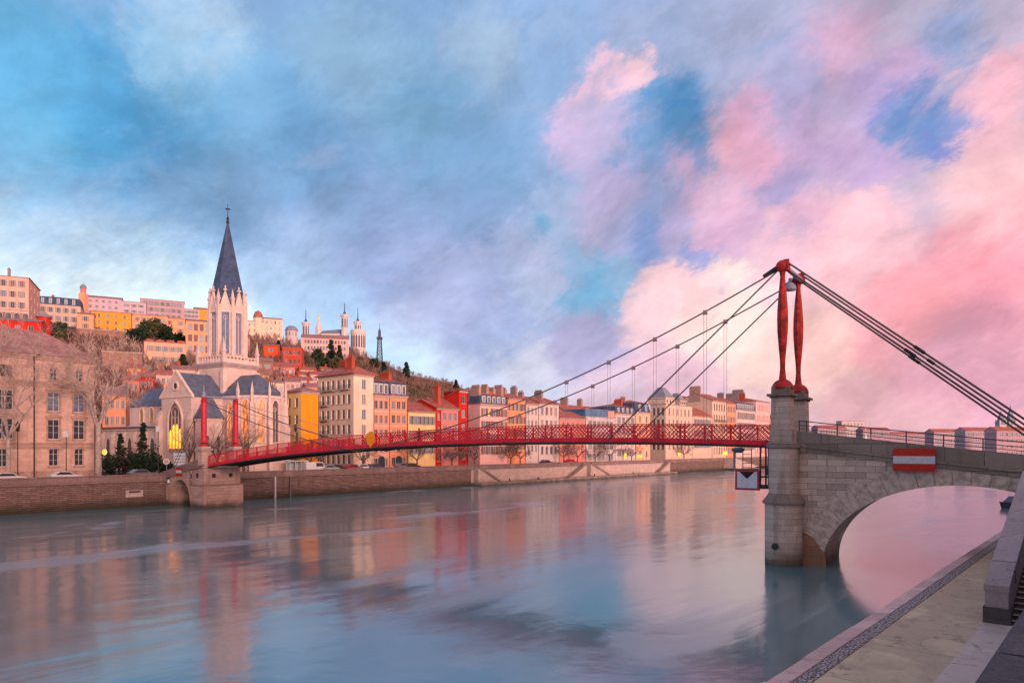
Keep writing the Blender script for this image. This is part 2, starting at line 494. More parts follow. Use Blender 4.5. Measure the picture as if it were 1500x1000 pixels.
# ------------------------------------------------------------------ hill (far bank terrain)
def hill_mat():
    m, t, bs = new_mat('hillside_earth')
    co = t.n('ShaderNodeTexCoord').outputs['Object']
    n1 = t.noise(co, .018, 6, .62)
    n2 = t.noise(co, .14, 7, .68)
    n3 = t.noise(co, .8, 5, .7)
    c = t.mix(t.ramp(n1, .35, .65), (.16, .085, .07), (.10, .065, .055))
    c = t.mix(t.ramp(n2, .45, .68, 0, .8), c, (.075, .07, .035))
    c = t.mix(t.ramp(n3, .4, .7, 0, .6), c, (.22, .125, .10))
    base_set(t, bs, c, .95, .1)
    bump(t, bs, t.math('ADD', n3, n2), 1.0, 1.6)
    return m
mb = MB()
us = [-900 + 30*i for i in range(85)]
rows = 44
idx = {}
for i, px in enumerate(us):
    u = U(px)
    if u > .79: break
    zc, Yc = crest(px)
    Yb = (147.3 + 1.31*4) / (.846 - u)
    Ym = (143.4 + 1.31*62) / (.846 - u)
    for j in range(rows):
        if j == 0: Y = Yb
        elif j < 34: Y = Ym + (max(Yc, Ym + 30) - Ym) * (j - 1) / 32
        else: Y = max(Yc, Ym+30) * (1 + .09 * (j - 33))
        z = hill_z(px, Y)
        if j > 2: z += 1.4 * math.sin(px*.11 + j*1.7) * math.sin(j*.9 + px*.031) * min(1, (j-2)/6)
        if Y > 900 and u > .1: z = max(z, 4)
        idx[i, j] = len(mb.v)
        mb.v.append((u*Y, Y, z))
n_u = max(i for i, j in idx) + 1
for i in range(n_u - 1):
    for j in range(rows - 1):
        mb.f.append((idx[i, j], idx[i+1, j], idx[i+1, j+1], idx[i, j+1])); mb.m.append(0)
tag(mb.build('hill', hill_mat(), None, True), kind='structure')
# road along the far quay
ROAD = plain('asphalt', (.075, .065, .065), .9, .2, .25, .6, bmp=.02)
mb = MB()
ln = 1500
pts = [(*qpt(-170, .5), ROAD_Z + .05), (*qpt(ln, .5), ROAD_Z + .05), (*qpt(ln, 22), ROAD_Z + .05), (*qpt(-170, 22), ROAD_Z + .05)]
mb.quad(*pts)
tag(mb.build('road', ROAD), kind='structure')

# ------------------------------------------------------------------ far quay walls
WALL_D = ashlar('old_quay_stone', (.27, .17, .145), 1.1, .27, (.11, .06, .055), .34, .8, .14, .05, 1.5, .22)
WALL_L = ashlar('pale_quay_stone', (.52, .38, .335), 1.1, .4, (.30, .19, .17), .14, .35, .03, .012, .7)
COPE = ashlar('quay_coping', (.25, .165, .15), 2.2, 1.6, (.1, .07, .07), .2, .6, .02, .02)
def quay_wall(label, s0, s1, mat, o=0.0, top=5.0):
    a = qpt(s0, o)
    r = thing('quay_wall', label, 'quay wall', (a[0], a[1], 0), wa)
    L = s1 - s0
    MB().box(0, L, 0, 1.6, -2, 3.85).build('wall', mat, r)
    MB().box(0, L, -.22, 1.5, 3.86, 4.06).build('ledge', COPE, r)
    MB().box(0, L, .1, .62, 4.07, top - .16).build('parapet', COPE, r)
    MB().box(0, L, .02, .70, top - .157, top).build('coping', COPE, r)
    return r
s_a, s_b = q_s(245), q_s(352)
s_c, s_d, s_e = q_s(690), q_s(980), q_s(1100)
qw = quay_wall('dark old stone quay wall below the sandstone building', -130, s_a, WALL_D)
MB().box(130 + q_s(183), 130 + q_s(208), -.35, .02, 1.55, 2.6).build('outlet_surround', WALL_L, qw)
MB().box(130 + q_s(187), 130 + q_s(204), -.40, -.33, 2.25, 2.5).build('outlet', IRON, qw)
qw = quay_wall('long brown stone quay wall with two poles, from bridge pier to pale wall', s_b - 6, s_c, WALL_D)
for px, mt in ((402, 'white'), (424, 'grey')):
    x = q_s(px) - s_b + 6
    p = MB().box(x - .13, x + .13, -.4, -.02, -.5, 3.9).build('gauge_pole', plain('pole_' + mt, (.6, .5, .5) if mt == 'white' else (.16, .12, .12), .6), qw)
qw = quay_wall('pale stone quay wall with stair flights and low landing', s_c, s_d, WALL_L)
L = s_d - s_c
MB().box(0, L, -3.2, -.01, -2, .75).build('landing', WALL_L, qw)
MB().box(0, L, -3.3, -3.0, .755, .9).build('landing_kerb', COPE, qw)
def flight(x0, x1, up):        # solid stair flight against the wall; up=+1 rises towards x1
    m = MB()
    n = 14
    for i in range(n):
        h = .75 + (4.6 - .75) * ((i + 1) / n if up > 0 else 1 - i / n)
        xa, xb = x0 + (x1 - x0) * i / n, x0 + (x1 - x0) * (i + 1) / n
        m.box(xa, xb - .002, -1.5, -.012, .757, h - .25)
    za, zb = (.95, 4.9) if up > 0 else (4.9, .95)
    m.extr([(x0, za - .6), (x1, zb - .6), (x1, zb), (x0, za)], -1.75, -1.505, mi=1)
    return m.build('stair_flight', [WALL_L, COPE], qw)
flight(q_s(694) - s_c, q_s(727) - s_c, -1)
flight(q_s(826) - s_c, q_s(853) - s_c, 1)
flight(q_s(859) - s_c, q_s(888) - s_c, -1)
flight(q_s(958) - s_c, q_s(976) - s_c, 1)
for px in (735, 777, 860, 917):
    x = q_s(px) - s_c
    MB().lathe([(.16, .76), (.22, 1.0), (.16, 1.35), (.05, 1.5)], 8, (x, -2.6)).build('mooring_bollard', IRON, qw)
qw = quay_wall('far grey quay wall with a sloping ramp', s_d, s_e + 60, WALL_D)
xx = q_s(1062) - s_d
MB().extr([(xx - 1, .1), (xx + 28, .1), (xx + 30, .4), (xx, 4.9), (xx - 1, 4.9)], -4.2, -.02).build('ramp', WALL_L, qw)
quay_wall('farthest pale quay wall seen past the bridge scaffold', s_e + 60, 1300, WALL_L)

# ------------------------------------------------------------------ bridge frame: x towards the near bank, y upstream
ax, ay = .814, -.580
wx, wy = .580, .814
P1 = (21.8, 55.0)
BR = math.atan2(ay, ax)
def bl(px, yl):          # local x where the sight line px meets the plane y = yl
    u = U(px)
    X0, Y0 = P1[0] + wx*yl, P1[1] + wy*yl
    return (u*Y0 - X0) / (ax - u*ay)
def bw_(x, y): return (P1[0] + ax*x + wx*y, P1[1] + ay*x + wy*y)
SPAN = 84.4
WID = 5.3
RED = plain('bridge_red_paint', (.66, .012, .034), .5, .35, .28, .9)
RED_D = plain('shaded_red_paint', (.36, .016, .015), .55, .3, .5, 1.8)  # darker copy of the red, shade on the near pylons put into the colour
RED_V = plain('vivid_pylon_red', (.55, .010, .035), .5, .35, .15, 1.5)
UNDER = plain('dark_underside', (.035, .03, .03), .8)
STEEL = plain('grey_blue_steel', (.22, .24, .32), .5, .4)
CABLE = plain('cable_steel', (.10, .08, .085), .55, .4)
ROD = plain('hanger_steel', (.34, .25, .27), .5)
TP = [(0, 11.0), (.25, 11.42), (.5, 11.07), (.75, 9.93), (.9, 8.8), (1, 7.85)]
def rail_z(t):
    t = max(-.02, min(1.02, t))      # Lagrange through the surveyed points
    z = 0
    for i, (ti, zi) in enumerate(TP):
        k = zi
        for j, (tj, _) in enumerate(TP):
            if i != j: k *= (t - tj) / (ti - tj)
        z += k
    return z
fb_ = thing('footbridge', 'long red suspension footbridge with lattice railings across the river', 'footbridge', (P1[0], P1[1], 0), BR)
Y1R, Y2R = .12, WID - .12
NP = 34
X0D, X1D = -1.0, -SPAN + 1.2
def dx(i): return X0D + (X1D - X0D) * i / NP
def zr(x): return rail_z(-x / SPAN)
mb = MB()
for i in range(NP):
    xa, xb = dx(i), dx(i+1)
    za, zb = zr(xa) - 1.45, zr(xb) - 1.45
    mb.add([(xa, .35, za), (xb, .35, zb), (xb, WID - .35, zb), (xa, WID - .35, za), (xa, .35, za - .12), (xb, .35, zb - .12), (xb, WID - .35, zb - .12), (xa, WID - .35, za - .12)],
           [(0, 3, 2, 1), (4, 5, 6, 7), (0, 1, 5, 4), (2, 3, 7, 6), (1, 2, 6, 5), (3, 0, 4, 7)])
    mb.box(xa - .1, xa + .1, .3, WID - .3, za - .46, za - .125, 1)
mb.build('deck', [plain('timber_deck', (.20, .14, .12), .8), UNDER], fb_)
for yy, out in ((Y1R, -1), (Y2R, 1)):
    g, lo = MB(), MB()
    for i in range(NP):
        xa, xb = dx(i), dx(i+1)
        za, zb = zr(xa), zr(xb)
        def strip(m, t0, t1, w):
            m.add([(xa, yy - w, za - t0), (xb, yy - w, zb - t0), (xb, yy + w, zb - t0), (xa, yy + w, za - t0),
                   (xa, yy - w, za - t1), (xb, yy - w, zb - t1), (xb, yy + w, zb - t1), (xa, yy + w, za - t1)],
                  [(0, 1, 2, 3), (4, 7, 6, 5), (0, 4, 5, 1), (1, 5, 6, 2), (2, 6, 7, 3), (3, 7, 4, 0)])
        strip(g, 1.36, 1.70, .10)
        strip(lo, 1.703, 1.90, .17)
    g.build('girder', RED, fb_)
    lo.build('lower_flange', UNDER, fb_)
    rl = MB()
    for i in range(NP):
        xa, xb = dx(i), dx(i+1)
        for t0, t1, w in ((0, .07, .07), (1.28, 1.357, .05)):
            za, zb = zr(xa), zr(xb)
            rl.add([(xa, yy - w, za - t0), (xb, yy - w, zb - t0), (xb, yy + w, zb - t0), (xa, yy + w, za - t0),
                    (xa, yy - w, za - t1), (xb, yy - w, zb - t1), (xb, yy + w, zb - t1), (xa, yy + w, za - t1)],
                   [(0, 1, 2, 3), (4, 7, 6, 5), (0, 4, 5, 1), (1, 5, 6, 2), (2, 6, 7, 3), (3, 7, 4, 0)])
    rail = rl.build('railing', RED, fb_)
    post = None
    for i in range(NP + 1):
        x = dx(i)
        if post is None:
            post = MB().box(-.055, .055, -.08, .08, -1.36, .0).build('post', RED, rail, loc=(x, yy, zr(x) + .01))
        else: inst(post, 'post', rail, (x, yy, zr(x) + .01))
    # lattice panels: crossed flat bars, each panel follows the camber
    H = 1.21
    for i in range(NP):
        xa, xb = dx(i), dx(i+1)
        za, zb = zr(xa) - .07, zr(xb) - .07
        W_ = abs(xb - xa); m = MB()
        k = (zb - za) / (xb - xa)
        for sgn, yo in ((1, -.018), (-1, .018)):
            st = W_ / 6.0
            c = -H
            while c < W_ + H:
                # bar from (c, bottom) rising sgn*45 degrees
                p0, p1 = (c, 0.0), (c + sgn * H, H)
                a, b = p0, p1
                def clip(a, b):
                    lo_, hi_ = 0.0, 1.0
                    d = b[0] - a[0]
                    for lim, s_ in ((0.0, 1), (W_, -1)):
                        q0, q1 = s_ * (a[0] - lim), s_ * (b[0] - lim)
                        if q0 < 0 and q1 < 0: return None
                        if q0 < 0: lo_ = max(lo_, -q0 / (q1 - q0))
                        elif q1 < 0: hi_ = min(hi_, q0 / (q0 - q1))
                    return (lo_, hi_) if hi_ - lo_ > .02 else None
                cl_ = clip(a, b)
                if cl_:
                    q = []
                    for f in cl_:
                        lx, lz = a[0] + (b[0] - a[0]) * f, H * f
                        X = xa - lx if xb < xa else xa + lx
                        q.append((X, za - H + lz + k * (X - xa)))
                    (x0_, z0_), (x1_, z1_) = q
                    hw = .030
                    nx, nz = (-(z1_ - z0_), x1_ - x0_)
                    l_ = math.hypot(nx, nz); nx, nz = nx / l_ * hw, nz / l_ * hw
                    m.extr([(x0_ + nx, z0_ + nz), (x1_ + nx, z1_ + nz), (x1_ - nx, z1_ - nz), (x0_ - nx, z0_ - nz)], yy + yo - .012, yy + yo + .012)
                c += st
        m.build('lattice_panel', RED, rail)

# pylons
def pylon(x, y, zb, zt, k, straight=False):
    h = zt - zb
    r = MB()
    prof = [(.30, 0), (.25, .04), (.20, .10), (.22, .17), (.33, .30), (.415, .42), (.43, .52), (.41, .60), (.33, .72), (.24, .82), (.19, .875), (.24, .915), (.33, .93)]
    if straight: prof = [(.62, 0), (.50, .05), (.46, .12), (.46, .5), (.44, .88), (.50, .93)]
    r.lathe([(a * k, zb + b * h) for a, b in prof], 8, (x, y))
    p = r.build('pylon', RED_V if straight else RED_D, fb_)
    d = MB()
    if straight: k *= .8
    d.lathe([(.85 * k * math.cos(a), zb - .75 * k + .80 * k * math.sin(a)) for a in [i * math.pi / 2 / 7 for i in range(8)]], 20, (x, y))
    d.build('rocker_base', RED_D, p, True)
    hd = MB()
    hd.sphere((x - .02, y, zb + h * .965), .50 * k, 12)
    hd.box(x - .28 * k, x + .52 * k, y - .34 * k, y + .34 * k, zb + h * .925, zb + h * .985)
    hd.box(x + .1 * k, x + .5 * k, y - .12 * k, y + .12 * k, zb + h * .985, zb + h * 1.02)
    hd.build('head', RED_D, p)
    for f in (() if straight else (.32, .47, .62, .78)):
        st = MB(); st.box(x - .05, x + .05, y - .58 * k, y - .30 * k, zb + f * h - .04, zb + f * h + .04)
        st.build('step_iron', IRON, p)
    return p
ZT, ZB = 24.1, 14.65
pylon(0, 0, ZB, ZT, 1.0); pylon(0, WID, ZB, ZT, .98)
FZB, FZT = 9.95, 16.75
pylon(-SPAN, 0, FZB, FZT, .95, True); pylon(-SPAN, WID, FZB, FZT, .95, True)
MB().path([(.25, .3, ZT - .45), (.25, WID - .2, ZT - .45)], .2, 10).build('crossbeam', STEEL, fb_)
cb = MB().path([(-SPAN, -.1, FZT + .15), (-SPAN, WID + .5, FZT + .15)], .16, 8).build('crossbeam', STEEL, fb_)
MB().lathe([(.32, FZT + .1), (.30, FZT + .5), (.16, FZT + .9), (.10, FZT + 1.0), (.06, FZT + 1.9)], 8, (-SPAN, 0)).build('finial', STEEL, fb_)
fl = MB()
fl.lathe([(.52, ZT - 1.35), (.50, ZT - 1.1), (.30, ZT - .78), (.16, ZT - .65), (.14, ZT - .3)], 12, (-.5, WID - .75))
fl.build('floodlight', STEEL, fb_, True)
# cables
def zc_main(t):
    if t <= .6: return 23.7 - 39.6*t + 24.4*t*t
    z0 = 23.7 - 39.6*.6 + 24.4*.36
    return z0 + 11.0*(t - .6) + 20.0*(t - .6)**2
for y in (0.0, WID):
    p = [(-SPAN * i / 40.0, y, zc_main(i / 40.0)) for i in range(41)]
    mc = MB().path(p, .062, 6).build('main_cable', CABLE, fb_)
    rods = [.0755 + .0547*i for i in range(6)]
    for t in rods:
        x = -SPAN * t
        zt, zb_ = zc_main(t), zr(x) - 1.8
        h = MB()
        for o_ in (-.13, .13): h.path([(x + o_, y, zt - .22), (x + o_, y, zb_)], .017, 4)
        h.box(x - .2, x + .2, y - .07, y + .07, zt - .26, zt - .10)
        h.box(x - .16, x + .16, y - .11, y + .11, zt - .10, zt + .12)
        h.build('hanger', ROD if t != rods[0] else ROD, mc)
    MB().path([(-.3, y, ZT - .55), (-SPAN * .187, y, zr(-SPAN*.187) - 1.6)], .062, 6).build('stay_cable', CABLE, fb_)
    s_ = MB().path([(-.35, y, ZT - .35), (-1.5, y, ZT - .95)], [.2, .16], 8).build('cable_socket', IRON, fb_)
    # backstays, run down to an anchorage in the near quay
    for dz, yo, pe in (((-.1, -.12, 613.5), (-.7, .28, 629.5)) if y == 0 else ((-.1, -.12, 621.5), (-.7, .28, 637))):
        zq = 24.1 + dz
        xe_ = bl(1500, y + yo); Ye_ = P1[1] + ay*xe_ + wy*(y + yo)
        A = Vector((.4, y + yo, zq)); E_ = Vector((xe_, y + yo, ZY(pe, Ye_)))
        B = A.lerp(E_, (zq - 7.6) / (zq - E_.z))
        MB().path([A, B], .085, 6).build('backstay_cable', CABLE, fb_)
        for f in (.46,):
            q0, q1 = A.lerp(B, f + rng.uniform(-.03, .05)), A.lerp(B, f + .09)
            MB().path([q0, q0.lerp(q1, .35)], .14, 6).build('cable_clamp', IRON, fb_)
    # stays of the far pylons: towards the deck and back to the far bank
    MB().path([(-SPAN, y, FZT - .5), (-SPAN*.64, y, zr(-SPAN*.64) - .2)], .04, 5).build('stay_cable', ROD, fb_)
    for o_ in (-.2, .2):
        MB().path([(-SPAN, y + o_, FZT - .4), (-SPAN - 9.2, y + o_, 5.4)], .045, 5).build('backstay_cable', CABLE, fb_)

# ------------------------------------------------------------------ near masonry: pier, pillars, approach arch
STN = ashlar('pier_limestone', (.48, .385, .335), 1.35, .46, (.10, .08, .075), .36, .85, .04, .014, 1.1)
STN_P = ashlar('pillar_limestone', (.50, .405, .355), 1.6, .46, (.14, .11, .105), .22, .7, .025, .010, 1.1)
STN_D = ashlar('weathered_parapet', (.235, .19, .17), 2.3, 1.9, (.055, .04, .04), .25, .75, .03, .02)
ap = thing('approach_bridge', 'grey stone approach bridge with one wide arch and riverside pier', 'stone bridge', (P1[0], P1[1], 0), BR)
YF, YB_ = -.80, WID + .80
def topz(x): return 10.62 - .137*x + .0008*x*x
def molz(x): return 9.62 - .13*x + .0003*x*x
AC, AA, AH = 12.1, 9.0, 6.55         # arch centre, half span, rise
def arch_z(x, grow=0.0):
    q = 1 - ((x - AC) / (AA + grow))**2
    return (AH + grow) * math.sqrt(max(0.0, q))
XE = 27.0
mb = MB()
N = 44
aX = [AC - AA * math.cos(math.pi * i / N) for i in range(N + 1)]
low = [(1.2, -2.0), (aX[0], -2.0)] + [(x, max(arch_z(x), -.0)) for x in aX] + [(aX[-1], -2.0), (XE, -2.0)]
# spandrel faces as strips between arch/ground and moulding line
def spandrel(yf, flip):
    cols_ = [(1.2, -2.0), (aX[0] - .001, -2.0)] + [(x, arch_z(x)) for x in aX] + [(aX[-1] + .001, -2.0), (XE, -2.0)]
    for (xa, za), (xb, zb) in zip(cols_, cols_[1:]):
        q = [(xa, yf, za), (xb, yf, zb), (xb, yf, molz(xb) - .5), (xa, yf, molz(xa) - .5)]
        mb.quad(*(q if not flip else q[::-1]))
spandrel(YF, False); spandrel(YB_, True)
for i in range(N):     # barrel
    mb.quad((aX[i], YF, arch_z(aX[i])), (aX[i], YB_, arch_z(aX[i])), (aX[i+1], YB_, arch_z(aX[i+1])), (aX[i+1], YF, arch_z(aX[i+1])))
for x in (aX[0], aX[-1]):
    mb.quad((x, YF, -2), (x, YB_, -2), (x, YB_, .001), (x, YF, .001))
mb.build('spandrel_wall', STN, ap)
# voussoirs: separate tapering blocks standing 3 cm proud with open joints, stepped at their crowns
ring = MB()
NV = 27
for i in range(NV):
    a0, a1 = math.pi * i / NV, math.pi * (i + 1) / NV
    g = .004
    a0 += g; a1 -= g
    dep = 1.15 + .55 * abs(math.cos((a0 + a1) / 2)) + (.28 if i % 2 else 0.0)
    pin, pout = [], []
    for a in (a0, (a0 + a1) / 2, a1):
        x, z = AC - AA*math.cos(a), AH*math.sin(a)
        nx, nz = -math.cos(a) / AA, math.sin(a) / AH
        l_ = math.hypot(nx, nz); nx, nz = nx / l_, nz / l_
        pin.append((x - nx * .004, z - nz * .004)); 
        X, Z = x + nx*dep, z + nz*dep
        pout.append((X, min(Z, molz(X) - .53)))
    if min(p[1] for p in pout) < 0: pass
    ring.extr(pin + pout[::-1], YF - .03 - .012 * (i % 3), YF + .02)
VOUS = plain('voussoir_stone', (.46, .37, .325), .9, .2, .30, 2.2, bmp=.03)
ring.build('voussoirs', VOUS, ap)
# rust coloured footing between pier and arch
ft = MB()
ft.extr([(1.25, -1), (3.5, -1), (3.35, .9), (2.5, 2.2), (1.25, 2.9)], YF - .10, YF - .035)
ft.build('footing', ashlar('rusty_footing', (.27, .15, .10), 1.5, .8, (.1, .06, .05), .2, .5, .03, .01), ap)
# moulding and parapets
for yf, yb, nm in ((YF - .22, YF + .55, 'near'), (YB_ - .55, YB_ + .22, 'far')):
    m1, m2, m3 = MB(), MB(), MB()
    st = [1.25 + (XE - 1.25) * i / 14 for i in range(15)]
    for xa, xb in zip(st, st[1:]):
        def sl(m, f0, f1, ya, yb2):
            m.add([(xa, ya, f0(xa)), (xb, ya, f0(xb)), (xb, yb2, f0(xb)), (xa, yb2, f0(xa)), (xa, ya, f1(xa)), (xb, ya, f1(xb)), (xb, yb2, f1(xb)), (xa, yb2, f1(xa))],
                  [(3, 2, 1, 0), (4, 5, 6, 7), (0, 1, 5, 4), (1, 2, 6, 5), (2, 3, 7, 6), (3, 0, 4, 7)])
        sl(m1, lambda x: molz(x) - .5, lambda x: molz(x) - .18, yf + (.1 if nm == 'near' else 0), yb - (0 if nm == 'near' else .1))
        sl(m1, lambda x: molz(x) - .177, lambda x: molz(x), yf, yb)
        sl(m2, lambda x: molz(x) + .003, topz, YF - .02 if nm == 'near' else YB_ - .4, YF + .4 if nm == 'near' else YB_ + .02)
    m1.build('moulding', STN_D, ap)
    m2.build('parapet', STN_D, ap)
mb = MB()
mb.quad((1.2, YF + .42, molz(1.2) - .2), (XE, YF + .42, molz(XE) - .2), (XE, YB_ - .42, molz(XE) - .2), (1.2, YB_ - .42, molz(1.2) - .2))
mb.build('deck', ROAD, ap)
# pier body with round cutwaters
NX = .34
mb = MB()
mb.box(NX - 1.09, 1.23, YF + .05, YB_ - .05, -2, 9.1)
mb.build('pier', STN, ap)
def half(r, z0, z1, yc, a0, a1, m, mi=0):
    m.lathe([(r, z0), (r, z1)], 20, (NX, yc), mi, a0, a1)
cw = MB()
half(1.10, -2, 9.1, YF - .30, math.pi, 2*math.pi, cw)
cw.box(NX - 1.10, NX + 1.10, YF - .30, YF + .3, -2, 9.1)
half(1.38, -2, 4.75, YF - .34, math.pi, 2*math.pi, cw)
cw.box(NX - 1.38, NX + 1.38, YF - .34, YF + .2, -2, 4.75)
cwo = cw.build('cutwater', STN_P, ap)
lg = MB()
lg.lathe([(1.42, 4.75), (1.56, 4.80), (1.56, 4.98), (1.42, 5.05), (1.11, 5.6)], 20, (NX, YF - .34), 0, math.pi, 2*math.pi)
lg.extr([(NX - 1.56, 4.80), (NX + 1.56, 4.80), (NX + 1.56, 4.98), (NX + 1.12, 5.55), (NX - 1.12, 5.55), (NX - 1.56, 4.98)], YF - .34, YF + .1)
lg.build('ledge', STN_D, cwo)
mr = MB()
mr.lathe([(.26, 0), (.26, .06), (.15, .07)], 14, (0, 0))
o = mr.build('mooring_ring', IRON, cwo, loc=(NX - .25, YF - 1.85, 1.55)); o.rotation_euler = (R(90), 0, 0)
bw2 = MB()
bw2.lathe([(1.1, 9.1), (1.28, 9.2), (1.28, 9.5), (1.1, 9.62)], 20, (NX, YF - .30), 0, math.pi, 2*math.pi)
bw2.box(NX - 1.28, NX + 1.2, YF - .3, YB_ + .2, 9.1, 9.5)
bw2.build('band_course', STN_D, ap)
for yc in (0.0, WID):
    m = MB()
    m.box(-.78, .95, yc - .98, yc + .92, 9.505, 10.62)
    pil = m.build('pillar', STN_P, ap)
    s = MB(); s.prism([(-.74, yc - .78), (.74, yc - .78), (.74, yc + .74), (-.74, yc + .74)], 10.625, 13.15, 0, [(-.70, yc - .74), (.70, yc - .74), (.70, yc + .70), (-.70, yc + .70)])
    s.build('shaft', STN_P, pil)
    c = MB()
    c.box(-.80, .80, yc - .84, yc + .80, 13.155, 13.28)
    c.box(-.98, .98, yc - 1.02, yc + .98, 13.285, 13.48)
    c.box(-.70, .70, yc - .74, yc + .70, 13.485, 14.05)
    c.build('cap', STN_D, pil)
# steel railing along the approach
rl = thing('steel_railing', 'dark blue steel railing above the approach bridge parapet', 'railing', (P1[0], P1[1], 0), BR)
RB = plain('dark_blue_steel', (.05, .045, .085), .5, .4)
yr = YF + .46
for h, rr in ((.86, .045), (.52, .03), (.26, .03)):
    MB().path([(x, yr, topz(x) + h) for x in (1.3, 4, 8, 12, 16, 20, 24)], rr, 6).build('rail', RB, rl)
for x in (1.35, 1.9, 4.1, 6.4, 8.7, 11.0, 13.3, 15.6, 17.9, 20.2):
    MB().box(x - .04, x + .04, yr - .05, yr + .05, topz(x) - .35, topz(x) + .86).build('post', RB, rl)
# red white red navigation board on the arch
def board(label, x0, x1, z0, z1, y, brd):
    t_ = thing('navigation_board', label, 'navigation sign', (P1[0], P1[1], 0), BR)
    SR = plain('sign_red', (.44, .02, .01), .5, .3, .16, 5)
    SW = plain('sign_white', (.52, .53, .58), .5, .3, .14, 5)
    dz = (z1 - z0) / 3
    MB().box(x0, x1, y + .003, y + .06, z0, z1).build('backing', IRON, t_)
    for k, mt in enumerate((SR, SW, SR)):
        MB().box(x0, x1, y - .02, y, z0 + dz*k, z0 + dz*(k+1) - .002).build('stripe', mt, t_)
    return t_
board('red and white striped navigation board on the wide stone arch', 7.95, 10.55, 7.5, 9.12, YF - .36, 0)
# ------------------------------------------------------------------ maintenance platform and square navigation sign by the pier
pf = thing('scaffold', 'rusty steel ladder scaffold hung between the red deck and pier', 'scaffold', (P1[0] + ax*.55, P1[1] + ay*.55, 0), BR)
RUST = plain('rusty_steel', (.13, .035, .04), .7)
zg = 9.2
for x, y in ((-1.45, -.7), (-1.45, .9), (-2.1, -.7), (-2.1, .9)):
    MB().box(x - .06, x + .06, y - .06, y + .06, 6.0, zg).build('post', RUST, pf)
for z in (6.05, 6.75, 7.55):
    m = MB()
    m.box(-2.5, -1.3, -.78, -.70, z, z + .07); m.box(-2.5, -1.3, .86, .94, z, z + .07)
    m.box(-2.5, -2.42, -.70, .86, z, z + .07)
    m.build('ledger', IRON if z < 7 else RUST, pf)
MB().box(-2.45, -1.3, -.7, .86, 5.85, 6.04).build('platform', IRON, pf)
ld = MB()
for x in (-3.55, -2.85): ld.path([(x, -.55, 7.4), (x, -.55, 9.15)], .035, 5)
for k in range(5): ld.path([(-3.55, -.55, 7.55 + .36*k), (-2.85, -.55, 7.55 + .36*k)], .025, 5)
ld.build('ladder', RUST, pf)
MB().box(-5.0, -2.3, -.62, -.48, 7.36, 7.44).build('beam', RUST, pf)
MB().box(-1.7, -1.25, -.6, .1, 6.95, 7.5).build('cabinet', IRON, pf)
lp = MB().lathe([(.30, 8.75), (.52, 8.95), (.52, 9.1), (.25, 9.2)], 12, (-3.95, -.5)).build('lamp_housing', plain('teal_housing', (.05, .12, .17), .5), pf)
MB().path([(-4.25, -.55, 7.4), (-4.25, -.55, 9.1)], .1, 6).build('strut', STEEL, pf)
sg = thing('navigation_sign', 'square white navigation sign with red border and black triangle', 'navigation sign', (P1[0], P1[1], 0), BR)
x0, x1, z0, z1, y = -3.50, -1.55, 5.72, 7.36, -1.0
MB().box(x0, x1, y, y + .22, z0, z1).build('border', plain('sign_border_red', (.33, .03, .06), .6, .3, .1), sg)
MB().box(x0 + .17, x1 - .17, y - .02, y - .002, z0 + .17, z1 - .13).build('panel', plain('sign_panel_white', (.52, .56, .66), .5, .3, .12, 3), sg)
xm = (x0 + x1) / 2
MB().extr([(xm - .62, z1 - .135), (xm + .62, z1 - .135), (xm, z1 - .72)], y - .035, y - .022).build('triangle', plain('sign_black', (.006, .006, .008), .5), sg)
yd = thing('bridge_marker', 'bright yellow diamond board hung on the red bridge railing', 'navigation sign', (P1[0], P1[1], 0), BR)
xc = bl(543, -.15); zc_ = zr(xc) - .55
MB().extr([(xc - .75, zc_), (xc - .62, zc_ - .45), (xc, zc_ - 1.15), (xc + .62, zc_ - .45), (xc + .75, zc_), (xc + .55, zc_ + .55), (xc, zc_ + .85), (xc - .55, zc_ + .55)], -.20, -.12).build('board', plain('marker_yellow', (1.0, .30, .0), .5, .3, .05), yd)
MB().box(xc - .05, xc + .05, -.118, -.07, zc_ - 1.0, zc_ + .7).build('bracket', IRON, yd)

# ------------------------------------------------------------------ far pier with small arch
fp = thing('bridge_pier', 'pinkish stone pier with a small arch below the far red pylons', 'bridge pier', (P1[0], P1[1], 0), BR)
STF = ashlar('far_pier_stone', (.46, .30, .255), 1.3, .5, (.2, .12, .11), .18, .75, .03, .012, .9)
xe = -SPAN + 1.25
yf = -.75; yb = WID + .55
xs_, xw = bl(279, yf), bl(249, yf)      # arch between these
mb = MB()
mb.box(xs_, xe, yf, yb, -2, 3.3)
mb.box(xs_, xe - .35, yf + .25, yb - .3, 3.301, 6.15)
mb.box(xw - 5, xw, yf, yb, -2, 3.3)
zt_ = lambda x: 6.2 + (x - (xe - 1)) * .20
M_ = 16
ac, aw = (xs_ + xw) / 2, (xs_ - xw) / 2
for yy, fl_ in ((yf + .02, 0), (yb - .02, 1)):
    for i in range(M_):
        xa, xb = xw + 2*aw*i/M_, xw + 2*aw*(i+1)/M_
        za, zb = [4.55 * math.sqrt(max(0, 1 - ((x - ac)/aw)**2)) * .92 for x in (xa, xb)]
        q = [(xa, yy, za), (xb, yy, zb), (xb, yy, max(zb + .3, zt_(xb))), (xa, yy, max(za + .3, zt_(xa)))]
        mb.quad(*(q if not fl_ else q[::-1]))
for i in range(M_):
    xa, xb = xw + 2*aw*i/M_, xw + 2*aw*(i+1)/M_
    za, zb = [4.55 * math.sqrt(max(0, 1 - ((x - ac)/aw)**2)) * .92 for x in (xa, xb)]
    mb.quad((xa, yf + .02, za), (xa, yb - .02, za), (xb, yb - .02, zb), (xb, yf + .02, zb))
mb.build('masonry', STF, fp)
MB().box(xs_ - .05, xe + .08, yf - .08, yb + .08, 3.305, 3.52).build('ledge', COPE, fp)
pr = MB()
xl = xw - 4.5
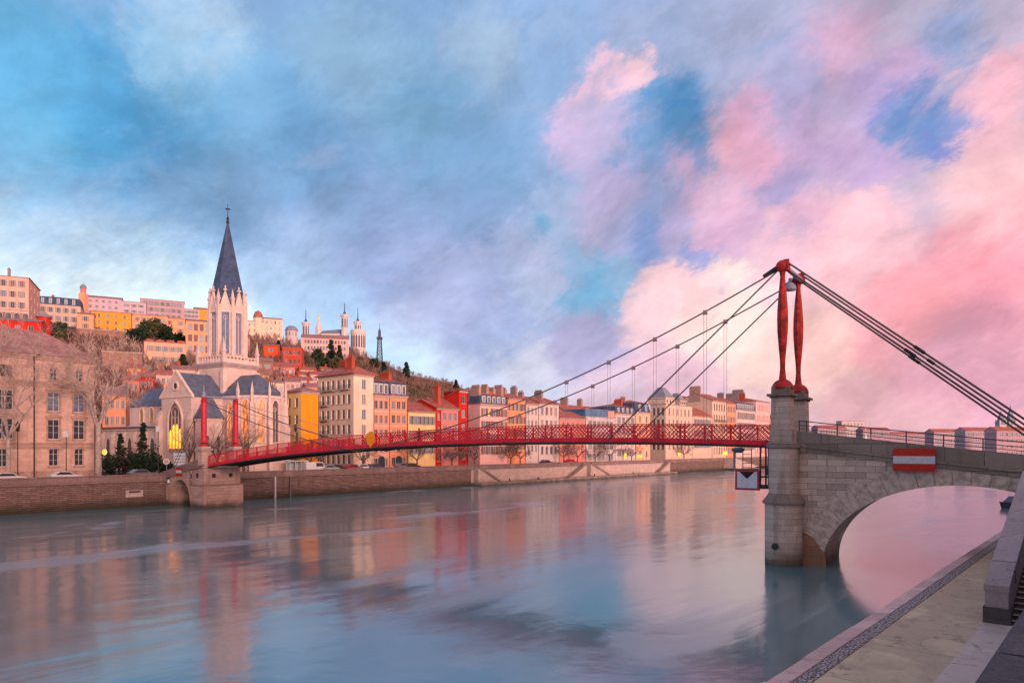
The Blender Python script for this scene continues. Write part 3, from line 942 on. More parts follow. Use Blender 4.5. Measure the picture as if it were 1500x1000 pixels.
pr.extr([(xl, zt_(xl)), (xe - .3, zt_(xe - .3)), (xe - .3, zt_(xe - .3) + .28), (xl, zt_(xl) + .28)], yf - .12, yf + .3)
pr.extr([(xl, zt_(xl) + .283), (xe - 1.6, zt_(xe - 1.6) + .283), (xe - 1.6, zt_(xe - 1.6) + 1.3), (xl, zt_(xl) + 1.3)], yf - .02, yf + .25)
pr.build('parapet', COPE, fp)
for x, z in ((xe - 2.2, 4.9), ):
    MB().box(x - .3, x + .3, yf + .235, yf + .248, z - .35, z + .35).build('drain_hole', IRON, fp)
for yy in (1.1, 3.9):
    MB().box(xe - .348, xe - .33, yy - .3, yy + .3, 4.6, 5.2).build('drain_hole', IRON, fp)
PF = ashlar('far_pillar_stone', (.52, .37, .32), 1.4, .5, (.2, .14, .12), .12, .4, .02, .01)
for yc in (0.0, WID):
    p = MB().box(-SPAN - .72, -SPAN + .72, yc - .72, yc + .72, 6.16, 8.75).build('pillar', PF, fp)
    c = MB(); c.box(-SPAN - .95, -SPAN + .95, yc - .95, yc + .95, 8.755, 9.0); c.box(-SPAN - .7, -SPAN + .7, yc - .7, yc + .7, 9.005, 9.36)
    c.build('cap', PF, p)
board('small red and white striped board on the far pier arch', bl(258.5, yf - .15), bl(266.5, yf - .15), 4.75, 6.1, yf - .2, 0)
# ------------------------------------------------------------------ near bank: lower quay, stair, upper quay
nd = Vector((.672, .740)).normalized()          # downstream-upstream direction of the near quay
nn = Vector((nd.y, -nd.x))                      # away from the water
E0 = Vector((9.68, 23.8))
NQ = math.atan2(nd.y, nd.x)                     # frame: x upstream along the quay, y towards the water
def nq(name, label, cat): return thing(name, label, cat, (E0.x, E0.y, 0), NQ)
ZL = 1.6
def concrete(name, c, c2, dark=.5, sc=.5):
    m, t, bs = new_mat(name)
    co = t.n('ShaderNodeTexCoord').outputs['Object']
    n1 = t.noise(co, sc, 7, .65, .4); n2 = t.noise(co, sc*.35, 5, .6, .6); n3 = t.noise(co, 14, 5, .7)
    mp = t.n('ShaderNodeMapping', ins={0: co}); mp.inputs['Scale'].default_value = (.25, 1.2, 1)
    n4 = t.noise(mp.outputs[0], sc*1.3, 5, .6)
    cc = t.mix(t.ramp(n1, .35, .65), c, c2)
    cc = t.mix(t.ramp(n2, .50, .58, 0, dark), cc, tuple(v*.45 for v in c))
    cc = t.mix(t.ramp(n4, .55, .7, 0, dark*.7), cc, tuple(v*.6 for v in c2))
    cc = t.mix(t.ramp(n3, .4, .75, 0, .35), cc, tuple(v*.55 for v in c))
    br = t.n('ShaderNodeTexBrick', ins={0: co}); br.inputs['Scale'].default_value = 1.0
    br.inputs['Brick Width'].default_value = 5.2; br.inputs['Row Height'].default_value = 40.0; br.inputs['Mortar Size'].default_value = .012; br.offset = 0
    br.inputs['Color1'].default_value = br.inputs['Color2'].default_value = (1, 1, 1, 1); br.inputs['Mortar'].default_value = (.25, .22, .2, 1)
    cc = t.mix(1.0, cc, br.outputs[0], 'MULTIPLY')
    n5 = t.noise(co, 1.1, 8, .72, 1.2)
    cc = t.mix(t.ramp(n5, .56, .64, 0, .6), cc, (.10, .085, .055))
    base_set(t, bs, cc, t.ramp(n2, .5, .62, .8, .45), .35)
    bump(t, bs, n3, .6, .012)
    return m
def cobbles(name):
    m, t, bs = new_mat(name)
    co = t.n('ShaderNodeTexCoord').outputs['Object']
    v = t.n('ShaderNodeTexVoronoi', ins={0: co}); v.inputs['Scale'].default_value = 6.5
    v.feature = 'DISTANCE_TO_EDGE'
    v2 = t.n('ShaderNodeTexVoronoi', ins={0: co}); v2.inputs['Scale'].default_value = 6.5
    cc = t.mix(t.ramp(v.outputs[0], .02, .12), (.05, .04, .04), t.mix(.75, v2.outputs['Color'], (.40, .34, .33)))
    cc = t.mix(t.ramp(v.outputs[0], .02, .10), (.05, .042, .04), t.mix(t.ramp(t.noise(co, 7, 3), .35, .65), (.30, .25, .25), (.56, .48, .47)))
    base_set(t, bs, cc, .7, .35)
    bump(t, bs, t.ramp(v.outputs[0], 0, .2), 1.0, .05)
    return m
KERB = ashlar('quay_kerb_stone', (.64, .44, .41), 1.9, 3, (.12, .08, .08), .25, .3, .015, .012)
COB = cobbles('cobble_strip')
TAN = concrete('damp_concrete', (.66, .50, .325), (.52, .40, .27), .5)
SLAB = concrete('pale_slab', (.62, .50, .43), (.54, .43, .385), .25, .8)
WETST = ashlar('purple_grey_stone', (.38, .30, .305), 3.2, 4, (.06, .05, .055), .2, .5, .02, .015)
DARKST = ashlar('dark_step_stone', (.10, .08, .085), 2.0, .9, (.03, .025, .03), .2, .5, .02, .015)
def lower_quay():
    X0, X1 = -30, 90
    MB().box(X0, X1, -.62, 0, -2, ZL).build('quay_edge', KERB, None, loc=(E0.x, E0.y, 0), rotz=NQ)
kb = MB(); xk = -45.0
while xk < 120:
    lk = rng.uniform(1.3, 2.4); jz, jy = rng.uniform(-.018, .012), rng.uniform(-.02, .02); e = rng.uniform(.015, .04)
    kb.box(xk + .008, xk + lk - .008, -.60, jy - e, -2, ZL + jz - e)
    kb.prism([(xk + .008, -.60), (xk + lk - .008, -.60), (xk + lk - .008, jy), (xk + .008, jy)], ZL + jz - .30, ZL + jz - e, 0, None)
    kb.prism([(xk + .008, -.60), (xk + lk - .008, -.60), (xk + lk - .008, jy), (xk + .008, jy)], ZL + jz - e + .001, ZL + jz, 0, [(xk + .02, -.60), (xk + lk - .02, -.60), (xk + lk - .02, jy - e), (xk + .02, jy - e)])
    xk += lk
lq = tag(kb.build('kerb', KERB, None, loc=(E0.x, E0.y, 0), rotz=NQ), kind='structure')
tag(MB().box(-45, 120, -1.12, -.603, -2, ZL - .03).build('cobbled_path', COB, None, loc=(E0.x, E0.y, 0), rotz=NQ), kind='structure')
tag(MB().box(-45, 120, -4.05, -1.123, -2, ZL - .06).build('lower_quay', TAN, None, loc=(E0.x, E0.y, 0), rotz=NQ), kind='structure')
tag(MB().box(-45, 120, -12, -4.053, -2, ZL - .04).build('pavement', SLAB, None, loc=(E0.x, E0.y, 0), rotz=NQ), kind='structure')
def nloc(px, py, z):      # local x,y on the near quay frame of a sight line at height z
    Y = (CZ - z) / ((py - 655) / 1000.0)
    p = Vector((PX(px, Y), Y)) - E0
    return p.dot(nd), -p.dot(nn)
# stair with flank wall: rises upstream
sx, sy = nloc(1441, 909, ZL)
st = nq('quay_staircase', 'dark stone staircase with sloping flank wall down to the lower quay', 'staircase')
SLP = .325; wth = .92
RUN = 18.6
fw = MB()
fw.extr([(sx, ZL - .03), (sx + RUN + 8, ZL - .03), (sx + RUN + 8, 7.8), (sx + 14.5, 7.5), (sx, 2.95)], sy - wth + .04, sy - .04)
fw.build('flank_wall', WETST, st)
bs_ = MB(); bs_.box(sx - .06, sx + 1.2, sy - wth - .05, sy + .03, ZL - .03, 2.25); bs_.build('plinth', DARKST, st)
cp = MB()
cuts = [0, 2.6, 5.4, 8.1, 11, 14.5, 20]
for a, b in zip(cuts, cuts[1:]):
    zf = lambda k: 2.953 + SLP * min(k, 14.5) * .97
    cp.extr([(sx - .02 + a, zf(a)), (sx + b - .035, zf(b)), (sx + b - .035, zf(b) + .27), (sx - .02 + a, zf(a) + .27)], sy - wth, sy)
cp.build('coping', WETST, st)
n_st = 36
sm = MB()
for i in range(n_st):
    h = (7.5 - ZL) / n_st
    sm.box(sx + .2 + i * RUN / n_st, sx + .2 + (i + 1) * RUN / n_st, sy - wth - 3.0, sy - wth - .003, ZL - .1, ZL + h * (i + 1))
    sm.box(sx + .17 + i * RUN / n_st, sx + .23 + i * RUN / n_st, sy - wth - 3.0, sy - wth - .006, ZL + h * (i + 1) - .03, ZL + h * (i + 1) + .004, 1)
sm.build('steps', [DARKST, SLAB], st)
hr = MB()
hr.path([(sx + 1.2 + k, sy - wth - .09, 3.3 + SLP * k * .97 + .55) for k in (-.3, 4, 8, 13)], .025, 6)
for k in (0, 4, 8, 12): hr.path([(sx + 1.2 + k, sy - wth - .09, 3.2 + SLP * k * .9), (sx + 1.2 + k, sy - wth - .09, 3.3 + SLP * k * .97 + .55)], .02, 5)
hr.sphere((sx + .9, sy - wth - .09, 3.76), .05, 6)
hr.build('handrail', IRON, st)
# parapet of the upper quay right beside the viewer
def granite(name):
    m, t, bs = new_mat(name)
    co = t.n('ShaderNodeTexCoord').outputs['Object']
    n1 = t.noise(co, 1.6, 8, .72, .5); n2 = t.noise(co, 13, 9, .82); n3 = t.noise(co, 42, 5, .75)
    cc = t.mix(t.ramp(n1, .35, .65), (.055, .07, .115), (.17, .17, .225))
    cc = t.mix(t.ramp(n2, .45, .7, 0, .8), cc, (.21, .20, .235))
    cc = t.mix(t.ramp(n3, .4, .6, 0, .5), cc, (.028, .032, .05))
    base_set(t, bs, cc, .65, .45)
    bump(t, bs, t.math('ADD', n2, t.math('MULTIPLY', n3, .5)), 1.0, .06)
    return m
GRA = granite('blue_granite')
px_, py_ = nloc(1421, 1000, 8.2)
py2 = nloc(1473.7, 917, 8.2)[1]
par = nq('quay_parapet', 'blue grey granite parapet coping in the bottom corner nearest the viewer', 'parapet')
pw = MB()
ends = [-30.0, px_ - 1.7, px_ + .62, px_ + 3.1, px_ + 6.0, px_ + 9.0]
yy = py_
SPL = px_ + 9.0
for a, b in zip(ends, ends[1:]):
    m_ = MB()
    e = .03
    m_.prism([(a, yy - .75), (b - .012, yy - .75), (b - .012, yy), (a, yy)], 7.98, 8.17, 0)
    m_.prism([(a, yy - .75), (b - .012, yy - .75), (b - .012, yy), (a, yy)], 8.17, 8.2, 0, [(a + .01, yy - .73), (b - .022, yy - .73), (b - .022, yy - e), (a + .01, yy - e)])
    m_.build('coping_stone', GRA, par)
pw.box(-30, SPL, yy - .68, yy - .07, ZL - .1, 7.977)
pw.build('wall', WETST, par)
pw = MB()
pw.box(SPL + .01, sx + 30, sy - wth - 3.9, sy - wth - 3.02, ZL - .1, 8.1)
pw.build('stair_side_wall', WETST, par)
mb = MB()
mb.box(-120, sx + 20, -140, yy - .69, ZL - .2, 7.35)
mb.box(sx + RUN + .3, sx + 90, -140, sy + .5 - wth, ZL - .2, 7.3)
tag(mb.build('upper_quay_ground', ROAD, None, loc=(E0.x, E0.y, 0), rotz=NQ), kind='structure')
# moored boat bow seen past the stair wall
u_ = 1477; Yb_ = 104.0
bt = thing('moored_boat', 'small dark moored boat with its bow showing beside the stair wall', 'boat', (PX(u_, Yb_), Yb_, 0), R(20))
h = MB()
h.add([(-2.0, 0, 1.0), (-.6, -.8, .85), (4.5, -.95, .8), (4.5, .95, .8), (-.6, .8, .85), (-1.5, 0, -.1), (-.3, -.5, -.1), (4.5, -.7, -.1), (4.5, .7, -.1), (-.3, .5, -.1)],
      [(0, 1, 6, 5), (1, 2, 7, 6), (2, 3, 8, 7), (3, 4, 9, 8), (4, 0, 5, 9), (0, 4, 3, 2, 1)])
h.build('hull', plain('boat_dark', (.05, .05, .075), .5), bt)
MB().extr([(-.4, .86), (1.0, 1.7), (3.6, 1.75), (3.8, .86)], -.6, .6).build('cover', plain('boat_cover', (.09, .09, .13), .6), bt)

# ------------------------------------------------------------------ windows and houses
_wc = {}
def win_mesh(w, h, style, fr, gl, shut=None, arch=0.0, sill=True):
    key = (round(w, 2), round(h, 2), style, fr.name, gl.name, shut.name if shut else '', arch, sill)
    if key in _wc: return _wc[key]
    m = MB()
    b = .07 if w > .7 else .05
    if style == 'cross': bars = [(0, .68)]
    m.box(-w/2, -w/2 + b, 0, .06, 0, h); m.box(w/2 - b, w/2, 0, .06, 0, h)
    m.box(-w/2 + b, w/2 - b, 0, .06, h - b, h); m.box(-w/2 + b, w/2 - b, 0, .06, 0, b)
    if style in ('cross', 'double'): m.box(-.035, .035, .003, .057, b, h - b)
    if style == 'cross': m.box(-w/2 + b, w/2 - b, .006, .054, h*.68, h*.68 + .06)
    if style == 'cross': m.box(-w/2 + b, w/2 - b, .01, .05, h*.34, h*.34 + .035)
    m.quad((-w/2, .045, 0), (w/2, .045, 0), (w/2, .045, h), (-w/2, .045, h), mi=1)
    if sill: m.box(-w/2 - .10, w/2 + .10, -.30, -.002, -.12, -.003, 2)
    if shut:
        for sg_ in (-1, 1):
            x0 = sg_ * (w/2 + .02); x1 = sg_ * (w/2 + w*.46)
            m.box(min(x0, x1), max(x0, x1), -.27, -.215, 0, h, 3)
    me = m.build('window', [fr, gl, STONE_SILL] + ([shut] if shut else []), None)
    data = me.data
    bpy.data.objects.remove(me)
    _wc[key] = data
    return data
def put_window(data, parent, x, y, z, rz=0.0):
    o = bpy.data.objects.new('window', data)
    col.objects.link(o)
    o.parent = parent; o.location = (x, y, z); o.rotation_euler = (0, 0, rz)
    return o
def wall_cut(mb, p, e, n, L, z0, z1, rects, dep=.22, mi=0):
    """vertical wall from p along unit e (outward normal -n), pierced by rects (a0,a1,b0,b1) with reveals"""
    xs = sorted({0.0, L} | {v for r in rects for v in r[:2]})
    zs = sorted({z0, z1} | {v for r in rects for v in r[2:4]})
    P = lambda a, b, d=0.0: (p[0] + e[0]*a + n[0]*d, p[1] + e[1]*a + n[1]*d, b)
    for a0, a1 in zip(xs, xs[1:]):
        run = None
        for b0, b1 in zip(zs, zs[1:]):
            am, bm = (a0 + a1)/2, (b0 + b1)/2
            if any(r[0] < am < r[1] and r[2] < bm < r[3] for r in rects):
                if run: mb.quad(P(a0, run[0]), P(a1, run[0]), P(a1, run[1]), P(a0, run[1]), mi=mi); run = None
                continue
            run = (run[0], b1) if run else (b0, b1)
        if run: mb.quad(P(a0, run[0]), P(a1, run[0]), P(a1, run[1]), P(a0, run[1]), mi=mi)
    for a0, a1, b0, b1 in rects:
        mb.quad(P(a0, b0), P(a0, b0, dep), P(a0, b1, dep), P(a0, b1), mi=mi)
        mb.quad(P(a1, b0, dep), P(a1, b0), P(a1, b1), P(a1, b1, dep), mi=mi)
        mb.quad(P(a0, b1), P(a0, b1, dep), P(a1, b1, dep), P(a1, b1), mi=mi)
        mb.quad(P(a0, b0, dep), P(a0, b0), P(a1, b0), P(a1, b0, dep), mi=mi)
def cols_at(L, n, m0=.1):
    return [L * (m0 + (1 - 2*m0) * ((i + .5) / n)) for i in range(n)]
def house(label, A, B, z0, z1, D=11.0, floors=4, cols=3, wall=None, roof='gable', roofmat=None, rise=2.2, ww=1.0, wh=1.75, f0=None, left=0, left_rows=None,
          style='double', frame=None, glass=None, shut=None, lit=(), chim=(), chmat=None, name='town_house', group=None, cat='house', bands=None, skip=(),
          ground=None, over=.45, right=0, balcony=(), base_rows=0):
    frame = frame or FRAME; glass = glass or GLASS; roofmat = roofmat or RTILE; chmat = chmat or CHIM
    dx_, dy_ = B[0] - A[0], B[1] - A[1]
    L = math.hypot(dx_, dy_)
    rz = math.atan2(dy_, dx_)
    t_ = thing(name, label, cat, (A[0], A[1], 0), rz, group)
    H = z1 - z0
    shutr = rng.random() < .6 and floors < 6 and L / max(cols, 1) > 2.2
    fl = f0 if f0 is not None else (H - .5) / floors
    def rows_for(nr, nc, Lw):
        out = []
        for r_ in range(nr):
            zb = z1 - .55 - (r_ + 1) * fl + (fl - wh) * .55
            if zb < z0 + .6: break
            for c_, x in enumerate(cols_at(Lw, nc, .06 if nc > 1 else .0)):
                if (r_, c_) in skip and Lw == L: continue
                w_ = min(ww, Lw / nc * .62)
                out.append((x - w_/2, x + w_/2, zb, zb + wh, r_, c_, w_))
        return out
    mb = MB()
    fr_ = rows_for(floors, cols, L) if cols else []
    wall_cut(mb, (0, 0), (1, 0), (0, 1), L, z0, z1, [r[:4] for r in fr_])
    lf_ = rows_for(left_rows or floors, left, D) if left else []
    wall_cut(mb, (0, D), (0, -1), (1, 0), D, z0, z1, [r[:4] for r in lf_])
    rt_ = rows_for(floors, right, D) if right else []
    wall_cut(mb, (L, 0), (0, 1), (-1, 0), D, z0, z1, [r[:4] for r in rt_])
    mb.quad((L, D, z0), (0, D, z0), (0, D, z1), (L, D, z1))
    if roof == 'gable':
        for x in (0, L): mb.add([(x, 0, z1), (x, D, z1), (x, D/2, z1 + rise)], [(0, 1, 2) if x else (0, 2, 1)])
    if roof == 'shed':
        mb.add([(0, 0, z1), (0, D, z1), (0, D, z1 + rise)], [(0, 2, 1)]); mb.add([(L, 0, z1), (L, D, z1), (L, D, z1 + rise)], [(0, 1, 2)])
        mb.quad((L, D, z1), (0, D, z1), (0, D, z1 + rise), (L, D, z1 + rise))
    wo_ = mb.build('wall', wall, t_)
    for i, r in enumerate(fr_):
        lt = (r[4], r[5]) in lit
        put_window(win_mesh(r[6], wh, style, frame, LITW if lt else rng.choice((glass, glass, glass, GLASS2, CURTAIN, SHUT_BR if style == 'double' else glass)), shut if shut else (SHUT_GR if shutr else None)), t_, (r[0] + r[1])/2, .17, r[2])
    for r in lf_: put_window(win_mesh(r[6], wh, style, frame, glass, shut), t_, .17, D - (r[0] + r[1])/2, r[2], R(-90))
    for r in rt_: put_window(win_mesh(r[6], wh, style, frame, glass, shut), t_, L - .17, (r[0] + r[1])/2, r[2], R(90))
    if bands:
        bm = MB()
        for k in range(floors):
            zb = z1 - .5 - (k + 1) * fl + .1
            if zb > z0 + 1: bm.box(.02, L - .02, -.07, .03, zb - .09, zb + .09)
        bm.build('string_course', bands, t_)
    if balcony:
        for (r_, c0, c1, sd_) in balcony:
            Lw = D if sd_ else L; nc = left if sd_ else cols
            xs_ = cols_at(Lw, nc, .06)
            zb = z1 - .55 - (r_ + 1) * fl + (fl - wh) * .55 - .15
            xa, xb = xs_[c0] - ww * .8, xs_[c1] + ww * .8
            m = MB()
            m.box(xa, xb, -.85, -.02, zb - .14, zb, 1)
            m.box(xa, xb, -.85, -.81, zb + .9, zb + .95)
            k = xa
            while k < xb:
                m.box(k, k + .03, -.845, -.815, zb, zb + .9); k += .22
            for xx_ in (xa, xb - .04): m.box(xx_, xx_ + .04, -.80, -.02, zb + .9, zb + .95)
            bo = m.build('balcony', [IRON, STONE_SILL], t_)
            if sd_: bo.location = (0, D, 0); bo.rotation_euler = (0, 0, R(-90))
    if ground:
        n = max(1, int(L / 3.4))
        for k in range(n):
            xc_ = L * (k + .5) / n
            m = MB()
            pts = [(-1.0, z0), (1.0, z0)] + [(math.cos(a) * 1.0, z0 + 2.1 + math.sin(a) * (.9 if ground == 'arch' else .05)) for a in [math.pi * i / 8 for i in range(9)]]
            m.extr([(xc_ + p[0] * 1.18, p[1] + (.14 if p[1] > z0 + .1 else 0)) for p in pts], -.06, .02, 1)
            m.extr([(xc_ + p[0], p[1]) for p in pts], -.075, -.062, 0)
            m.build('shopfront', [GLASS if ground != 'lit' else LITW, STONE_SILL], t_)
    if roof in ('gable', 'hip', 'mansard', 'shed') and name == 'town_house':
        cm_ = MB(); cm_.box(.01, L - .01, -.28, -.003, z1 - .32, z1 - .03); cm_.box(.01, L - .01, -.15, -.003, z1 - .5, z1 - .323)
        cm_.build('cornice', STONE_SILL, t_)
        MB().path([(L - .12, -.1, z0), (L - .12, -.1, z1 - .5)], .06, 5).build('downpipe', IRON, t_)
    o_ = over
    rb = MB()
    if roof in ('gable',):
        k = rise / (D/2); e = o_ * k
        for y0_, zz0, y1_, zz1 in ((-o_, z1 - e, D/2, z1 + rise), (D + o_, z1 - e, D/2, z1 + rise)):
            q = [(-.25, y0_, zz0 + .06), (L + .25, y0_, zz0 + .06), (L + .25, y1_, zz1 + .06), (-.25, y1_, zz1 + .06)]
            q2 = [(a, b, c + .16) for a, b, c in q]
            fs = [(3, 2, 1, 0), (4, 5, 6, 7), (0, 1, 5, 4), (1, 2, 6, 5), (3, 0, 4, 7)]
            rb.add(q + q2, fs if y0_ < y1_ else [f[::-1] for f in fs])
    elif roof == 'hip':
        i_ = min(D, L) / 2
        z_ = z1 + .02
        rb.box(-o_, L + o_, -o_, D + o_, z1 + .003, z1 + .16)
        z_ = z1 + .163
        if L >= D: r0, r1 = (i_, D/2, z_ + rise), (L - i_, D/2, z_ + rise)
        else: r0, r1 = (L/2, i_, z_ + rise), (L/2, D - i_, z_ + rise)
        c = [(-o_, -o_, z_), (L + o_, -o_, z_), (L + o_, D + o_, z_), (-o_, D + o_, z_)]
        if L >= D: rb.add(c + [r0, r1], [(0, 1, 5, 4), (1, 2, 5), (2, 3, 4, 5), (3, 0, 4)])
        else: rb.add(c + [r0, r1], [(0, 1, 4), (1, 2, 5, 4), (2, 3, 5), (3, 0, 4, 5)])
    elif roof == 'flat':
        rb.box(-.15, L + .15, -.15, D + .15, z1 + .003, z1 + .28)
    elif roof == 'shed':
        k = rise / D
        q = [(-.3, -o_, z1 + .05 - o_*k), (L + .3, -o_, z1 + .05 - o_*k), (L + .3, D + .2, z1 + rise + .05), (-.3, D + .2, z1 + rise + .05)]
        rb.add(q + [(a, b, c + .18) for a, b, c in q], [(3, 2, 1, 0), (4, 5, 6, 7), (0, 1, 5, 4), (1, 2, 6, 5), (2, 3, 7, 6), (3, 0, 4, 7)])
    elif roof == 'mansard':
        i_ = rise * .28
        rb.prism([(-.2, -.25), (L + .2, -.25), (L + .2, D + .25), (-.2, D + .25)], z1 + .003, z1 + .2)
        rb.prism([(0, 0), (L, 0), (L, D), (0, D)], z1 + .203, z1 + rise, 1, [(i_*.4, i_), (L - i_*.4, i_), (L - i_*.4, D - i_), (i_*.4, D - i_)])
        rb.cone([(-.05 + i_*.4, i_ - .2), (L + .05 - i_*.4, i_ - .2), (L + .05 - i_*.4, D - i_ + .2), (-.05 + i_*.4, D - i_ + .2)], z1 + rise + .004, (L/2, D/2, z1 + rise + 1.3), 0)
    ro = rb.build('roof', [roofmat, SLATE_D] if roof == 'mansard' else roofmat, t_)
    if roof == 'mansard' and cols:
        for x in cols_at(L, cols, .06):
            m = MB(); hh = rise * .72
            m.box(x - .62, x + .62, .08, rise * .3, z1 + .3, z1 + .3 + hh)
            m.box(x - .74, x + .74, -.02, rise * .3, z1 + .303 + hh, z1 + .42 + hh, 1)
            d = m.build('dormer', [FRAME, ZINC], ro)
            o = put_window(win_mesh(.9, hh - .3, 'double', FRAME, GLASS2 if int(x*10) % 3 else GLASS, None, sill=False), t_, x, .03, z1 + .42)
    for (fx, fy, w_, h_) in chim:
        m = MB(); zb = z1 - .3
        zt = z1 + (rise if roof in ('gable', 'hip', 'mansard') else .2) + h_
        X, Y = L * fx, D * fy
        m.box(X - .45, X + .45, Y - w_/2, Y + w_/2, zb, zt)
        m.box(X - .55, X + .55, Y - w_/2 - .1, Y + w_/2 + .1, zt + .003, zt + .18)
        k = max(1, int(w_ / .55))
        for i in range(k):
            yc = Y - w_/2 + w_ * (i + .5) / k
            m.box(X - .16, X + .16, yc - .16, yc + .16, zt + .183, zt + .75)
        m.build('chimney', chmat, ro)
    t_['z1'] = z1
    return t_
def row(px0, px1, o, eave_py, label, **kw):
    u0 = U(px0)
    Y0 = (143.4 + 1.31*o) / (.846 - u0)
    A, B = seg(px0, Y0, px1)
    return house(label, A, B, ROAD_Z, ZY(eave_py, Y0), **kw)
def cornered(pxl, pxc, pxr, o, eave_py, label, **kw):
    """house whose downstream end wall shows from pxl to the corner pxc, its river front from pxc to pxr"""
    u = U(pxc)
    Y0 = (143.4 + 1.31*o) / (.846 - u)
    A, B = seg(pxc, Y0, pxr)
    ul = U(pxl)
    k = (A[0] - ul*A[1]) / (-bx + ul*by)
    return house(label, A, B, ROAD_Z, ZY(eave_py, Y0), D=k, **kw)
def C(*c): return lin(c)
def W(name, *c, var=.10): return plaster(name + '_plaster', lin(c), var)
# ------------------------------------------------------------------ church
CR = math.atan2(.866, .5)
ch = thing('church', 'pale gothic riverside church with tall dark slate spire and glowing windows', 'church', (-58.5, 140.5, 0), CR)
CS = ashlar('church_limestone', (.68, .495, .43), 1.1, .5, (.45, .33, .30), .07, .3, .012, .008)
CT = plain('church_trim', (.70, .52, .455), .8, .2, .12, 1.0)
CT_D = plain('church_cornice', (.36, .28, .27), .8, .2, .15, 1.0)
DARKW = plain('leaded_glass', (.10, .075, .07), .3, .5, .4, 1.2)
G0 = ROAD_Z
def lancet_pts(w, h, n=7):
    r = w * .95; zs = h - r * .90
    pts = [(-w/2, 0), (w/2, 0), (w/2, zs)]
    cx = w/2 - r
    a1 = math.acos(max(-1, min(1, (0 - cx) / r)))
    pts += [(cx + r*math.cos(a1*i/n), zs + r*math.sin(a1*i/n)) for i in range(1, n)]
    top = (0, zs + r*math.sin(a1))
    left = [(-x, z) for x, z in pts[2:]][::-1]
    return pts + [top] + left
def lancet(parent, x, y, z, rz, w, h, pane, tracery=True, name='window', sur=.22, split=None, dark=None):
    """pointed window: projecting stone surround, pane set behind it, mullions and an oculus"""
    pts = lancet_pts(w, h)
    out = lancet_pts(w + 2*sur, h + sur*1.5)
    m = MB()
    n = len(pts)
    ring_i = [(a, b + .0) for a, b in pts]; ring_o = [(a, b - (.0 if b > .01 else sur*.5)) for a, b in out]
    fr = [(a, -.28, b) for a, b in ring_o] + [(a, -.28, b) for a, b in ring_i] + [(a, .02, b) for a, b in ring_o] + [(a, .02, b) for a, b in ring_i]
    fs = []
    for i in range(n):
        j = (i + 1) % n
        fs += [(i, j, n + j, n + i), (n + i, n + j, 3*n + j, 3*n + i), (j, i, 2*n + i, 2*n + j)]
    m.add(fr, fs)
    if tracery:
        k = 2 if w < 2.2 else 4
        top = h * .70
        for i in range(1, k):
            xx = -w/2 + w*i/k
            m.box(xx - .05, xx + .05, -.16, -.055, .02, top + (.12 * h if i * 2 == k else 0))
        m.path([(-w*.28 + w*.28*(1 - math.cos(2*math.pi*i/12)), -.10, h*.78 + w*.28*math.sin(2*math.pi*i/12)) for i in range(13)], .05, 4)
    o = m.build(name, CT, parent, loc=(x, y, z), rotz=rz)
    p = MB()
    if split:
        p.add([(a, -.04, min(b, split)) for a, b in pts], [tuple(range(n))])
        pb = p.build('pane', pane, o)
        q = MB(); up = [(a, b) for a, b in pts if b > split + .01]
        up = [(pts[1][0], split), ] + up + [(pts[0][0], split)]
        q.add([(a, -.045, b) for a, b in up], [tuple(range(len(up)))])
        q.build('pane', dark or DARKW, o)
    else:
        p.add([(a, -.04, b) for a, b in pts], [tuple(range(n))])
        p.build('pane', pane, o)
    return o
def outward(p, q):   # position and rotation for something on the wall p->q (outward side on the right of p->q is -normal of local y)
    d = Vector((q[0] - p[0], q[1] - p[1])); d.normalize()
    return math.atan2(d.y, d.x)
def pinnacle(m, x, y, z0, z1, w, mi=0):
    m.box(x - w/2, x + w/2, y - w/2, y + w/2, z0, z0 + (z1 - z0)*.42, mi)
    m.box(x - w*.68, x + w*.68, y - w*.68, y + w*.68, z0 + (z1 - z0)*.42 + .002, z0 + (z1 - z0)*.48, mi)
    m.cone([(x - w*.5, y - w*.5), (x + w*.5, y - w*.5), (x + w*.5, y + w*.5), (x - w*.5, y + w*.5)], z0 + (z1 - z0)*.48 + .004, (x, y, z1), mi)
# tower base
m = MB(); m.prism([(-4, -4), (4, -4), (4, 4), (-4, 4)], G0, 25.6)
tw = m.build('tower', CS, ch)
m = MB()
m.prism([(-4.35, -4.35), (4.35, -4.35), (4.35, 4.35), (-4.35, 4.35)], 25.604, 26.1)
m.prism([(-4.2, -4.2), (4.2, -4.2), (4.2, 4.2), (-4.2, 4.2)], 25.2, 25.6)
m.build('cornice', CT_D, tw)
m = MB()
for x in (-4.0, 4.0):
    for y in (-4.0, 4.0): pinnacle(m, x, y, 26.104, 31.2, .55)
m.build('pinnacle', CT, tw)
m = MB()
for s in (-1, 1):
    for k in range(9):
        a = -3.4 + k * .85
        m.box(a - .13, a + .13, s*4.0 - .1, s*4.0 + .1, 26.104, 27.3); m.box(s*4.0 - .1, s*4.0 + .1, a - .13, a + .13, 26.104, 27.3)
    m.box(-3.7, 3.7, s*4.0 - .16, s*4.0 + .16, 27.304, 27.55); m.box(s*4.0 - .16, s*4.0 + .16, -3.7, 3.7, 27.31, 27.556)
    m.box(-3.7, 3.7, s*4.0 - .04, s*4.0 + .04, 26.104, 26.9); m.box(s*4.0 - .04, s*4.0 + .04, -3.7, 3.7, 26.104, 26.906)
m.build('balustrade', CT, tw)
m = MB()
for x, y in ((-4, -4), (-4, 4), (4, -4)):
    m.box(x - .45, x + .45, y - .45, y + .45, G0, 24.6)
m.build('corner_buttress', CT, tw)
for x, y, rz in ((-4.02, 1.2, R(-90)), (1.4, -4.02, 0)):
    m = MB(); m.box(-.22, .22, -.03, .0, 0, 1.6); m.build('slit_window', DARKW, tw, loc=(x, y, 22.3), rotz=rz)
